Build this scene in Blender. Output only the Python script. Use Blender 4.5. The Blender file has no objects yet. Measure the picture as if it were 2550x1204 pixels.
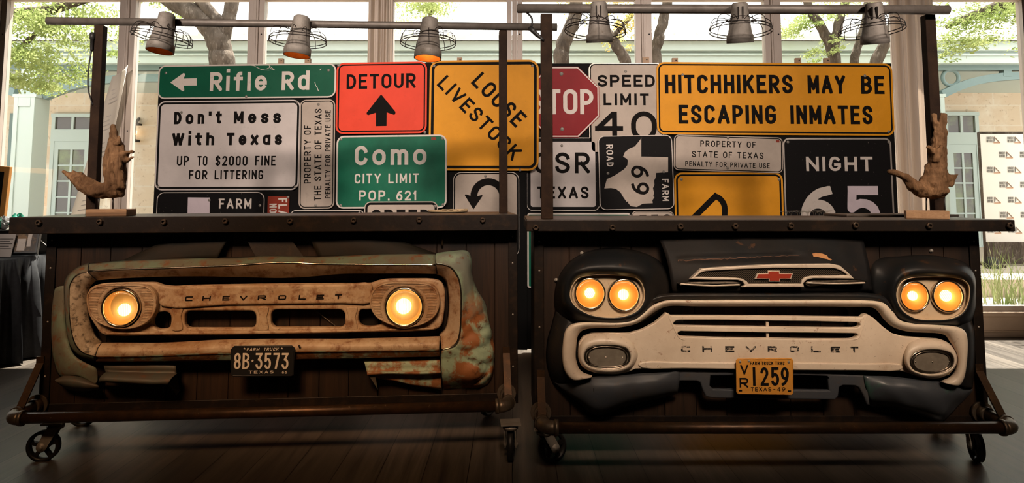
import bpy, bmesh, math, random
from mathutils import Vector, Matrix
R = random.Random(7)
scene = bpy.context.scene
COL = scene.collection
PI = math.pi
# ------------------------------------------------------------------ camera
FPX, CX, CY, PITCH, HC = 1700.0, 1275.0, 350.0, 0.083, 1.18
cd = bpy.data.cameras.new('camera'); cam = bpy.data.objects.new('camera', cd); COL.objects.link(cam)
cd.sensor_width = 36.0; cd.lens = 36.0 * FPX / 2550.0
cd.shift_x = 0.0; cd.shift_y = -(602.0 - CY) / 2550.0
cd.clip_start = 0.05; cd.clip_end = 200
cam.location = (0, 0, HC); cam.rotation_euler = (PI / 2 + PITCH, 0, 0)
scene.camera = cam
# ------------------------------------------------------------------ exposure, sky, lights
vs = scene.view_settings
scene.display_settings.display_device = 'sRGB'
vs.view_transform = 'Standard'; vs.look = 'None'; vs.gamma = 1.0; vs.exposure = 0.0
try: vs.use_curve_mapping = False
except Exception: pass
scene.cycles.max_bounces = 8; scene.cycles.diffuse_bounces = 3; scene.cycles.glossy_bounces = 3
scene.cycles.transmission_bounces = 4; scene.cycles.transparent_max_bounces = 12
scene.cycles.caustics_reflective = False; scene.cycles.caustics_refractive = False
scene.cycles.sample_clamp_indirect = 4.0
w = bpy.data.worlds.new('sky'); scene.world = w; w.use_nodes = True
bg = w.node_tree.nodes['Background']; bg.inputs[0].default_value = (1.0, 0.985, 0.95, 1); bg.inputs[1].default_value = 3.6

def light(name, kind, loc, target, energy, col, **kw):
    l = bpy.data.lights.new(name, kind); o = bpy.data.objects.new(name, l); COL.objects.link(o)
    o.location = loc
    o.rotation_euler = (Vector(target) - Vector(loc)).to_track_quat('-Z', 'Y').to_euler()
    l.energy = energy; l.color = col
    for k, v in kw.items(): setattr(l, k, v)
    return o
light('sun', 'SUN', (2, 12, 20), (1.2, 10.4, 16.0), 28.0, (1, .94, .84), angle=0.012)
WARM = (1.0, .58, .30); SOFT = (1.0, .76, .56); SIGN = (1.0, .85, .74)
for k, (x, tx, e) in enumerate(((-2.3, -2.1, 880), (0.0, -.05, 700), (2.3, 2.1, 700))):
    light('ceiling_spot_%d' % k, 'SPOT', (x, -.2, 3.2), (tx, 5.3, 1.75), e, SIGN, spot_size=.80, spot_blend=.75, shadow_soft_size=.18)
for k in range(8):
    x = (-2.02, -1.45, -.88, -.32, .38, .92, 1.46, 2.0)[k]
    light('bar_spot_%d' % k, 'SPOT', (x, .3, 3.0), (x, 3.02, .84), (400, 500, 510, 430, 540, 590, 590, 540)[k], WARM if k < 4 else SOFT, spot_size=.31, spot_blend=1.0, shadow_soft_size=.45)

# ------------------------------------------------------------------ projection helpers
def ray(px, py):
    xc = (px - CX) / FPX; yc = -(py - CY) / FPX
    c, s = math.cos(PITCH), math.sin(PITCH)
    return Vector((xc, c - yc * s, s + yc * c))
CAM = Vector((0, 0, HC))
class Frame:
    def __init__(self, M): self.M = M; self.I = M.inverted()
    def at(self, px, py, d=0.0):
        """local point on the plane d metres in front of the frame's own front plane"""
        o = self.I @ CAM; r = self.I.to_3x3() @ ray(px, py)
        t = (-d - o.y) / r.y
        return o + r * t
    def at_z(self, px, py, z):
        o = self.I @ CAM; r = self.I.to_3x3() @ ray(px, py)
        return o + r * ((z - o.z) / r.z)
def wp(px, py, Y):
    r = ray(px, py); return CAM + r * (Y / r.y)
def cr(P, n, closed=False):
    """centripetal Catmull-Rom through P, n samples per span"""
    m = len(P); out = []; K = range(len(P[0]))
    if n <= 1: return [tuple(q) for q in P]
    D = lambda u, v: max(1e-6, math.sqrt(sum((u[q] - v[q]) ** 2 for q in K))) ** .5
    ext = lambda u, v: tuple(2 * u[q] - v[q] for q in K)
    for i in range(m if closed else m - 1):
        b, c = P[i], P[(i + 1) % m]
        a = P[(i - 1) % m] if (closed or i > 0) else ext(b, c)
        d = P[(i + 2) % m] if (closed or i < m - 2) else ext(c, b)
        if D(b, c) < 2e-3: out += [tuple(b)] * n; continue
        if D(a, b) < 2e-3: a = ext(b, c)
        if D(c, d) < 2e-3: d = ext(c, b)
        t1 = D(a, b); t2 = t1 + D(b, c); t3 = t2 + D(c, d)
        for j in range(n):
            t = t1 + (t2 - t1) * j / n
            L = lambda u, v, s, e: tuple(u[q] * (e - t) / (e - s) + v[q] * (t - s) / (e - s) for q in K)
            A1, A2, A3 = L(a, b, 0, t1), L(b, c, t1, t2), L(c, d, t2, t3)
            out.append(L(L(A1, A2, 0, t2), L(A2, A3, t1, t3), t1, t2))
    if not closed: out.append(tuple(P[-1]))
    return out

# ------------------------------------------------------------------ materials
def nodes(name):
    m = bpy.data.materials.new(name); m.use_nodes = True
    nt = m.node_tree; return m, nt, nt.nodes['Principled BSDF']
def add(nt, kind, **kw):
    n = nt.nodes.new(kind)
    for k, v in kw.items(): setattr(n, k, v)
    return n
def coords(nt, scale=(1, 1, 1), rot=(0, 0, 0)):
    tc = add(nt, 'ShaderNodeTexCoord'); mp = add(nt, 'ShaderNodeMapping')
    mp.inputs['Scale'].default_value = scale; mp.inputs['Rotation'].default_value = rot
    nt.links.new(tc.outputs['Object'], mp.inputs['Vector']); return mp.outputs['Vector']
def nz(nt, vec, scale, detail=4, rough=.6, dist=0):
    n = add(nt, 'ShaderNodeTexNoise'); n.inputs['Scale'].default_value = scale
    n.inputs['Detail'].default_value = detail; n.inputs['Roughness'].default_value = rough; n.inputs['Distortion'].default_value = dist
    nt.links.new(vec, n.inputs['Vector']); return n.outputs['Fac']
def ramp(nt, fac, lo, hi):
    r = add(nt, 'ShaderNodeMapRange'); r.inputs['From Min'].default_value = lo; r.inputs['From Max'].default_value = hi
    nt.links.new(fac, r.inputs['Value']); return r.outputs['Result']
def mix(nt, fac, a, b):
    m = add(nt, 'ShaderNodeMix', data_type='RGBA')
    for s, v in ((0, fac), (6, a), (7, b)):
        if isinstance(v, (tuple, list)): m.inputs[s].default_value = (*v[:3], 1)
        elif isinstance(v, (int, float)): m.inputs[s].default_value = v
        else: nt.links.new(v, m.inputs[s])
    return m.outputs[2]
def bump(nt, p, h, strength=.3, dist=.004):
    b = add(nt, 'ShaderNodeBump'); b.inputs['Strength'].default_value = strength; b.inputs['Distance'].default_value = dist
    nt.links.new(h, b.inputs['Height']); nt.links.new(b.outputs['Normal'], p.inputs['Normal'])
def mat(name, col, rough=.5, metal=0.0, spec=.5, layers=(), bmp=None, scale=(1, 1, 1), coat=0):
    """layers: (noise scale, lo, hi, colour, strength)"""
    m, nt, p = nodes(name)
    p.inputs['Roughness'].default_value = rough; p.inputs['Metallic'].default_value = metal
    p.inputs['Specular IOR Level'].default_value = spec
    if coat: p.inputs['Coat Weight'].default_value = coat
    c = (*col, 1)
    p.inputs['Base Color'].default_value = c
    if layers or bmp:
        v = coords(nt, scale); cur = col
        for i, (s, lo, hi, c2, k) in enumerate(layers):
            f = ramp(nt, nz(nt, v, s, 6, .65, .3 * i), lo, hi)
            mu = add(nt, 'ShaderNodeMath', operation='MULTIPLY'); nt.links.new(f, mu.inputs[0]); mu.inputs[1].default_value = k
            cur = mix(nt, mu.outputs[0], cur, c2)
        if layers: nt.links.new(cur, p.inputs['Base Color'])
        if bmp: bump(nt, p, nz(nt, v, bmp[0], 5), bmp[1], bmp[2] if len(bmp) > 2 else .003)
    return m
def emit(name, col, k):
    m, nt, p = nodes(name)
    e = add(nt, 'ShaderNodeEmission'); e.inputs[0].default_value = (*col, 1); e.inputs[1].default_value = k
    nt.links.new(e.outputs[0], nt.nodes['Material Output'].inputs[0]); return m
def wood(name, dark, light_, grain=(60, 60, 2.0), rough=.6, spec=.3, plank=None, knots=True, bs=.25):
    m, nt, p = nodes(name)
    p.inputs['Roughness'].default_value = rough; p.inputs['Specular IOR Level'].default_value = spec
    v = coords(nt, grain); f = nz(nt, v, 1.0, 6, .7, 1.2)
    c = mix(nt, ramp(nt, f, .32, .7), dark, light_)
    v2 = coords(nt, (grain[0] * .08, grain[1] * .08, grain[2] * .35)); f2 = nz(nt, v2, 1.0, 3)
    c = mix(nt, ramp(nt, f2, .45, .75), c, tuple(x * .45 for x in dark))
    if plank:
        axis, width = plank
        sp = add(nt, 'ShaderNodeSeparateXYZ'); nt.links.new(coords(nt), sp.inputs[0])
        dv = add(nt, 'ShaderNodeMath', operation='DIVIDE'); nt.links.new(sp.outputs[axis], dv.inputs[0]); dv.inputs[1].default_value = width
        fl = add(nt, 'ShaderNodeMath', operation='FLOOR'); nt.links.new(dv.outputs[0], fl.inputs[0])
        wn = add(nt, 'ShaderNodeTexWhiteNoise', noise_dimensions='1D'); nt.links.new(fl.outputs[0], wn.inputs['W'])
        mu = add(nt, 'ShaderNodeMath', operation='MULTIPLY'); nt.links.new(wn.outputs[0], mu.inputs[0]); mu.inputs[1].default_value = .55
        c = mix(nt, mu.outputs[0], c, tuple(x * .5 for x in dark))
        fr = add(nt, 'ShaderNodeMath', operation='FRACT'); nt.links.new(dv.outputs[0], fr.inputs[0])
        g = add(nt, 'ShaderNodeMath', operation='LESS_THAN'); nt.links.new(fr.outputs[0], g.inputs[0]); g.inputs[1].default_value = .02
        c = mix(nt, g.outputs[0], c, tuple(x * .15 for x in dark))
    nt.links.new(c, p.inputs['Base Color'])
    bump(nt, p, f, bs, .003)
    return m

M = {}
M['steel'] = mat('dark_steel', (.012, .008, .006), .5, .4, .3, [(14, .5, .75, (.045, .024, .012), .7), (90, .64, .75, (.12, .08, .05), .5)], (40, .25))
M['steel_top'] = mat('steel_plate', (.10, .08, .065), .38, .8, .5, [(8, .4, .7, (.16, .125, .10), .8), (30, .55, .8, (.05, .035, .025), .8)], (60, .1))
M['nut'] = mat('nut_steel', (.10, .075, .055), .4, .8, .5, [(120, .45, .7, (.12, .06, .03), .8)])
M['pipe'] = mat('rusty_pipe', (.055, .030, .016), .38, .6, .5, [(20, .45, .75, (.12, .055, .022), .8), (70, .64, .7, (.30, .22, .15), .6)], (60, .2))
M['elbow'] = mat('pipe_fitting', (.17, .135, .10), .42, .75, .5, [(30, .45, .75, (.11, .06, .03), .8)], (60, .3))
M['galv'] = mat('galvanised_steel', (.30, .27, .235), .5, .3, .5, [(20, .4, .7, (.2, .17, .14), .7)])
M['panel'] = wood('stained_plank', (.010, .005, .0025), (.036, .0165, .0075), (45, 45, 1.6), .55, .3)
M['post'] = mat('post_steel', (.020, .011, .007), .7, 0, .08, [(10, .4, .75, (.045, .024, .013), .8), (70, .6, .8, (.10, .06, .035), .4)], (50, .2))
M['rail'] = mat('rail_pipe', (.165, .14, .12), .5, .3, .4, [(12, .4, .7, (.085, .068, .055), .8), (70, .6, .8, (.22, .17, .13), .5)], (50, .2))
M['green'] = mat('sage_paint', (.135, .180, .130), .55, 0, .35, [(7, .42, .56, (.13, .105, .075), .8), (16, .55, .64, (.16, .062, .022), .95), (60, .62, .7, (.06, .03, .015), .9)], (30, .35))
M['rust'] = mat('rusted_green_paint', (.25, .105, .042), .62, 0, .3, [(9, .50, .58, (.31, .40, .30), .95), (22, .55, .7, (.12, .045, .018), .8), (70, .6, .7, (.34, .22, .13), .5)], (22, .6, .006))
M['grey'] = mat('weathered_grey_green', (.075, .076, .062), .55, 0, .35, [(8, .42, .6, (.085, .06, .042), .85), (26, .57, .68, (.13, .06, .03), .85)], (30, .3))
M['cream_rust'] = mat('rust_stained_white_paint', (.45, .34, .23), .5, 0, .4, [(5, .42, .62, (.30, .165, .075), .85), (19, .50, .64, (.17, .065, .022), .85), (45, .5, .75, (.52, .42, .31), .5), (85, .62, .70, (.045, .025, .014), .85)], (45, .25))
M['cream_dirty'] = mat('sooty_white_paint', (.42, .34, .25), .55, 0, .35, [(9, .44, .62, (.12, .075, .035), .95), (40, .5, .62, (.03, .02, .012), .8)], (40, .3))
M['cream'] = mat('cream_paint', (.66, .545, .425), .4, 0, .5, [(4, .46, .72, (.50, .38, .27), .7), (15, .60, .70, (.44, .30, .19), .6), (30, .645, .70, (.22, .09, .035), .85), (75, .655, .70, (.10, .06, .035), .8), (130, .67, .71, (.03, .022, .015), .9)], (40, .12))
M['cream_lamp'] = mat('cream_lamp_paint', (.60, .46, .31), .42, 0, .5, [(14, .55, .75, (.42, .22, .08), .8), (60, .64, .72, (.16, .07, .03), .9)], (40, .15))
M['navy'] = mat('faded_navy_paint', (.009, .010, .011), .45, 0, .2, [(4, .42, .68, (.022, .016, .012), .8), (12, .62, .72, (.15, .065, .022), .75), (80, .7, .74, (.25, .22, .2), .7)], (26, .12), coat=0)
M['hood_navy'] = mat('dull_shaded_navy', (.0065, .007, .008), .55, 0, .10, [(4, .42, .68, (.017, .012, .009), .8), (12, .64, .72, (.10, .042, .014), .7), (80, .7, .74, (.2, .18, .16), .6)], (26, .12))  # navy copy darkened for the shade under the counter
M['navy_green'] = mat('faded_navy_over_green', (.052, .057, .066), .42, 0, .35, [(5, .55, .68, (.03, .13, .08), .8), (40, .6, .75, (.10, .085, .075), .6), (90, .68, .73, (.26, .25, .22), .7)], (24, .18), coat=.15)
M['slate'] = mat('faded_slate_blue_paint', (.048, .052, .060), .45, 0, .3, [(5, .45, .7, (.075, .066, .058), .7), (22, .6, .7, (.09, .05, .03), .6), (80, .68, .73, (.2, .18, .16), .6)], (24, .2))
M['black'] = mat('black', (.008, .007, .006), .6)
M['chrome'] = mat('tarnished_chrome', (.62, .53, .42), .22, 1.0, .5, [(30, .5, .75, (.30, .22, .15), .7)])
M['badge'] = mat('dull_badge_metal', (.64, .54, .44), .38, .25, .5, [(30, .55, .75, (.36, .26, .18), .7)])
M['chrome_dark'] = mat('old_chrome', (.30, .25, .2), .28, 1.0, .5, [(40, .45, .7, (.12, .09, .06), .8)])
M['ink'] = mat('black_paint', (.009, .0075, .007), .6, 0, .03, [(200, .66, .72, (.2, .15, .1), .3)])
M['bowtie'] = mat('red_enamel', (.30, .035, .018), .35, 0, .5, [(60, .66, .7, (.6, .5, .4), .7)])
M['plate_black'] = mat('black_plate_paint', (.012, .012, .013), .35)
M['plate_orange'] = mat('orange_plate_paint', (.62, .27, .04), .45, 0, .4, [(20, .5, .8, (.45, .17, .02), .7)])
M['plate_white'] = mat('plate_letter_white', (.62, .55, .47), .5)
M['glass_grey'] = mat('clouded_lamp_lens', (.16, .135, .105), .25, 0, .5, [(25, .4, .75, (.26, .22, .17), .7)], coat=.5)
M['mesh'] = None
M['reflector'] = mat('amber_reflector', (.78, .36, .055), .4, .4)  # amber of the lit bulb put into the bowl colour
M['bulb'] = emit('lit_filament', (1.0, .84, .54), 6.5)
M['bulb_soft'] = emit('lit_lamp_bulb', (1.0, .60, .22), 5.0)
M['drift'] = wood('driftwood', (.10, .048, .02), (.34, .19, .095), (55, 55, 6), .8, .15, bs=1.0)
M['block'] = wood('pale_pine', (.26, .145, .075), (.42, .26, .145), (10, 60, 60), .65, .25)
M['galv_lamp'] = mat('weathered_zinc', (.26, .23, .20), .65, .2, .3, [(14, .42, .68, (.15, .125, .10), .85), (60, .58, .72, (.09, .05, .03), .6)], (30, .3))
M['lamp_in'] = mat('glow_orange_lining', (.70, .25, .05), .5, .3, .3, [(30, .4, .7, (.45, .12, .02), .8)])  # orange lamp glow put into the lining colour
M['wire'] = mat('black_wire', (.02, .014, .011), .5, .4)
M['rubber'] = mat('black_rubber', (.018, .016, .015), .55)
M['iron'] = mat('cast_iron_wheel', (.022, .020, .018), .45, .5)
M['white_frame'] = mat('white_window_frame', (.52, .44, .39), .45, 0, .4, [(6, .4, .8, (.44, .36, .31), .7)])
M['sill'] = mat('wooden_sill', (.62, .47, .35), .5, 0, .35, [(6, .4, .8, (.5, .37, .27), .7)])
M['plaster'] = mat('room_plaster', (.11, .095, .08), .9)
M['ceil'] = mat('room_ceiling', (.13, .11, .095), .9)
M['cloth'] = mat('black_tablecloth', (.020, .020, .022), .8, 0, .3, [(30, .4, .7, (.035, .035, .038), .6)])
M['board'] = mat('black_board', (.008, .0075, .007), .6, 0, .04)
M['cleat'] = mat('raw_timber', (.38, .25, .16), .7)
def glass(name, tint, refl=.12, rough=.02):
    m, nt, p = nodes(name)
    t = add(nt, 'ShaderNodeBsdfTransparent'); t.inputs[0].default_value = (*tint, 1)
    g = add(nt, 'ShaderNodeBsdfGlossy'); g.inputs['Roughness'].default_value = rough; g.inputs[0].default_value = (1, 1, 1, 1)
    lw = add(nt, 'ShaderNodeLayerWeight'); lw.inputs[0].default_value = refl
    fm_ = add(nt, 'ShaderNodeMapRange'); nt.links.new(lw.outputs['Facing'], fm_.inputs['Value']); fm_.inputs['To Min'].default_value = .03; fm_.inputs['To Max'].default_value = .7
    mx = add(nt, 'ShaderNodeMixShader'); nt.links.new(fm_.outputs[0], mx.inputs[0])
    nt.links.new(t.outputs[0], mx.inputs[1]); nt.links.new(g.outputs[0], mx.inputs[2])
    nt.links.new(mx.outputs[0], nt.nodes['Material Output'].inputs[0]); return m
M['pane'] = glass('window_glass', (.96, .97, .96), .12)
M['clear'] = glass('clear_glass', (.92, .92, .9), .35)
def lens(name, ang):
    m, nt, p = nodes(name)
    wv = add(nt, 'ShaderNodeTexWave'); wv.inputs['Scale'].default_value = 42; wv.inputs['Distortion'].default_value = .3
    nt.links.new(coords(nt, (1, 1, 1), (0, ang, 0)), wv.inputs['Vector'])
    t = add(nt, 'ShaderNodeBsdfTransparent'); c = mix(nt, wv.outputs['Fac'], (1, .62, .22), (1.0, .93, .70))
    nt.links.new(c, t.inputs[0])
    g = add(nt, 'ShaderNodeBsdfGlossy'); g.inputs['Roughness'].default_value = .12
    b = add(nt, 'ShaderNodeBump'); b.inputs['Strength'].default_value = .5; b.inputs['Distance'].default_value = .002
    nt.links.new(wv.outputs['Fac'], b.inputs['Height']); nt.links.new(b.outputs[0], g.inputs['Normal'])
    tr = add(nt, 'ShaderNodeBsdfTranslucent'); tr.inputs[0].default_value = (1, .62, .2, 1)
    m1 = add(nt, 'ShaderNodeMixShader'); m1.inputs[0].default_value = .38
    nt.links.new(t.outputs[0], m1.inputs[1]); nt.links.new(tr.outputs[0], m1.inputs[2])
    m2 = add(nt, 'ShaderNodeMixShader'); m2.inputs[0].default_value = .06
    nt.links.new(m1.outputs[0], m2.inputs[1]); nt.links.new(g.outputs[0], m2.inputs[2])
    nt.links.new(m2.outputs[0], nt.nodes['Material Output'].inputs[0]); return m
LENS = [lens('ribbed_lamp_glass', 0.0), lens('ribbed_lamp_glass_tilted', .55)]
def leafmat(name, a, b):
    m, nt, p = nodes(name)
    v = coords(nt); c = mix(nt, ramp(nt, nz(nt, v, 3, 3), .35, .65), a, b)
    d = add(nt, 'ShaderNodeBsdfDiffuse'); t = add(nt, 'ShaderNodeBsdfTranslucent')
    nt.links.new(c, d.inputs[0]); nt.links.new(c, t.inputs[0])
    mx = add(nt, 'ShaderNodeMixShader'); mx.inputs[0].default_value = .55
    nt.links.new(d.outputs[0], mx.inputs[1]); nt.links.new(t.outputs[0], mx.inputs[2])
    nt.links.new(mx.outputs[0], nt.nodes['Material Output'].inputs[0]); return m
M['leaf'] = leafmat('oak_leaf', (.22, .29, .085), (.42, .47, .20))
M['leaf_y'] = leafmat('yellowish_leaf', (.52, .36, .12), (.36, .42, .15))  # yellower leaf colours for one crown
M['grass'] = leafmat('grass_blade', (.17, .25, .07), (.48, .50, .27))
M['bark'] = mat('bark', (.125, .098, .078), .9, 0, .15, [(9, .42, .6, (.06, .045, .035), .9), (30, .55, .66, (.26, .215, .18), .8)], (14, 1.0, .04), (1, 1, .35))
M['curtain'] = None
def cloth_mat(name, c, tr):
    m, nt, p = nodes(name)
    d = add(nt, 'ShaderNodeBsdfDiffuse'); d.inputs[0].default_value = (*c, 1)
    t = add(nt, 'ShaderNodeBsdfTranslucent'); t.inputs[0].default_value = (*c, 1)
    mx = add(nt, 'ShaderNodeMixShader'); mx.inputs[0].default_value = tr
    nt.links.new(d.outputs[0], mx.inputs[1]); nt.links.new(t.outputs[0], mx.inputs[2])
    nt.links.new(mx.outputs[0], nt.nodes['Material Output'].inputs[0]); return m
M['curtain'] = cloth_mat('cream_curtain', (.78, .69, .61), .5)
M['banner'] = cloth_mat('cream_paper', (.80, .74, .66), .3)
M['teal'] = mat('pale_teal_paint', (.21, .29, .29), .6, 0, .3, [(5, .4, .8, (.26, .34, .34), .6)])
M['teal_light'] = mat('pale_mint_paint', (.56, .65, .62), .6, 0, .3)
M['roof'] = mat('pale_metal_roof', (.88, .87, .84), .5, 0, .3)
M['dark_glass'] = mat('door_glass', (.13, .11, .10), .1, 0, .5, [(1.5, .5, .7, (.30, .38, .16), .7)])
def stone():
    m, nt, p = nodes('limestone_blocks'); p.inputs['Roughness'].default_value = .9
    b = add(nt, 'ShaderNodeTexBrick'); b.inputs['Scale'].default_value = 1.0
    b.inputs['Color1'].default_value = (.80, .66, .50, 1); b.inputs['Color2'].default_value = (.72, .57, .42, 1); b.inputs['Mortar'].default_value = (.78, .68, .56, 1)
    b.inputs['Brick Width'].default_value = .9; b.inputs['Row Height'].default_value = .34; b.inputs['Mortar Size'].default_value = .012
    v = coords(nt, (1, 1, 1), (PI / 2, 0, 0)); nt.links.new(v, b.inputs['Vector'])
    c = mix(nt, ramp(nt, nz(nt, v, 2.2, 5), .48, .72), b.outputs[0], (.88, .80, .68))
    c = mix(nt, ramp(nt, nz(nt, v, 18, 4), .6, .7), c, (.55, .42, .30))
    nt.links.new(c, p.inputs['Base Color']); return m
M['stone'] = stone()
def floormat():
    m, nt, p = nodes('dark_plank_floor')
    v = coords(nt, (26, 1.1, 1)); f = nz(nt, v, 1.0, 6, .7, .8)
    c = mix(nt, ramp(nt, f, .3, .72), (.045, .035, .028), (.185, .15, .12))
    sp = add(nt, 'ShaderNodeSeparateXYZ'); nt.links.new(coords(nt), sp.inputs[0])
    dv = add(nt, 'ShaderNodeMath', operation='DIVIDE'); nt.links.new(sp.outputs[0], dv.inputs[0]); dv.inputs[1].default_value = .19
    fl = add(nt, 'ShaderNodeMath', operation='FLOOR'); nt.links.new(dv.outputs[0], fl.inputs[0])
    wn = add(nt, 'ShaderNodeTexWhiteNoise', noise_dimensions='1D'); nt.links.new(fl.outputs[0], wn.inputs['W'])
    mu = add(nt, 'ShaderNodeMath', operation='MULTIPLY'); nt.links.new(wn.outputs[0], mu.inputs[0]); mu.inputs[1].default_value = .6
    c = mix(nt, mu.outputs[0], c, (.05, .039, .031))
    fr = add(nt, 'ShaderNodeMath', operation='FRACT'); nt.links.new(dv.outputs[0], fr.inputs[0])
    g = add(nt, 'ShaderNodeMath', operation='LESS_THAN'); nt.links.new(fr.outputs[0], g.inputs[0]); g.inputs[1].default_value = .018
    c = mix(nt, g.outputs[0], c, (.004, .003, .002))
    nt.links.new(c, p.inputs['Base Color'])
    rr = ramp(nt, f, .2, .8); r2 = add(nt, 'ShaderNodeMapRange'); nt.links.new(f, r2.inputs['Value'])
    r2.inputs['To Min'].default_value = .30; r2.inputs['To Max'].default_value = .46; nt.links.new(r2.outputs[0], p.inputs['Roughness'])
    p.inputs['Specular IOR Level'].default_value = .5
    bump(nt, p, f, .18, .002); return m
M['floor'] = floormat()
M['concrete'] = mat('pale_concrete', (.58, .50, .42), .9, 0, .2, [(2, .4, .7, (.48, .41, .34), .7)])
M['gravel'] = mat('white_gravel', (.72, .66, .58), .9, 0, .2, [(30, .45, .6, (.45, .38, .30), .8)], (40, .8, .02))
def emesh():
    m, nt, p = nodes('woven_grille_mesh'); p.inputs['Metallic'].default_value = .8; p.inputs['Roughness'].default_value = .35
    ck = add(nt, 'ShaderNodeTexChecker'); ck.inputs['Scale'].default_value = 230
    ck.inputs[1].default_value = (.20, .16, .12, 1); ck.inputs[2].default_value = (.015, .012, .01, 1)
    nt.links.new(coords(nt, (1, 0.001, 1)), ck.inputs['Vector']); nt.links.new(ck.outputs[0], p.inputs['Base Color'])
    bump(nt, p, ck.outputs[1], .8, .003); return m
M['mesh'] = emesh()
def signmat(name, col, dirt=.35, rough=.42, stripes=False):
    dk = tuple(c * .62 for c in col); lt = tuple(min(1, c * 1.25 + .02) for c in col)
    return mat(name, col, .5, 0, .14, [(3.2, .42, .75, dk, dirt * 1.25), (2.1, .48, .75, lt, .4), (26, .60, .72, tuple(c * .8 for c in col), .5), (95, .70, .735, (.06, .045, .035), .8)], (4, .12, .01))
M['s_white'] = signmat('reflective_white', (.60, .53, .50))
M['s_lilac'] = signmat('reflective_lilac_white', (.62, .52, .56))
M['s_tan'] = signmat('aged_reflective_white', (.47, .385, .32), .5)
M['s_green'] = signmat('sign_green', (.002, .085, .042), .4)
M['s_green2'] = signmat('bright_sign_green', (.004, .125, .066), .8)
M['s_orange'] = signmat('fluorescent_orange', (.76, .056, .022), .3)
M['s_yellow'] = signmat('sign_yellow', (.76, .31, .012), .35)
M['s_red'] = signmat('stop_sign_red', (.24, .006, .010), .4)
M['s_brick'] = signmat('brick_red_sign', (.26, .035, .018), .4)
M['s_black'] = mat('sign_black', (.008, .007, .007), .55, 0, .06, [(60, .67, .73, (.42, .35, .3), .6), (6, .66, .8, (.03, .027, .025), .35)])
M['s_steel'] = mat('bare_aluminium', (.48, .42, .37), .4, .5, .5, [(10, .4, .7, (.34, .29, .25), .7)])
M['s_letter'] = mat('letter_white', (.62, .54, .48), .45, 0, .3, [(30, .58, .75, (.42, .35, .29), .7)])

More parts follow.
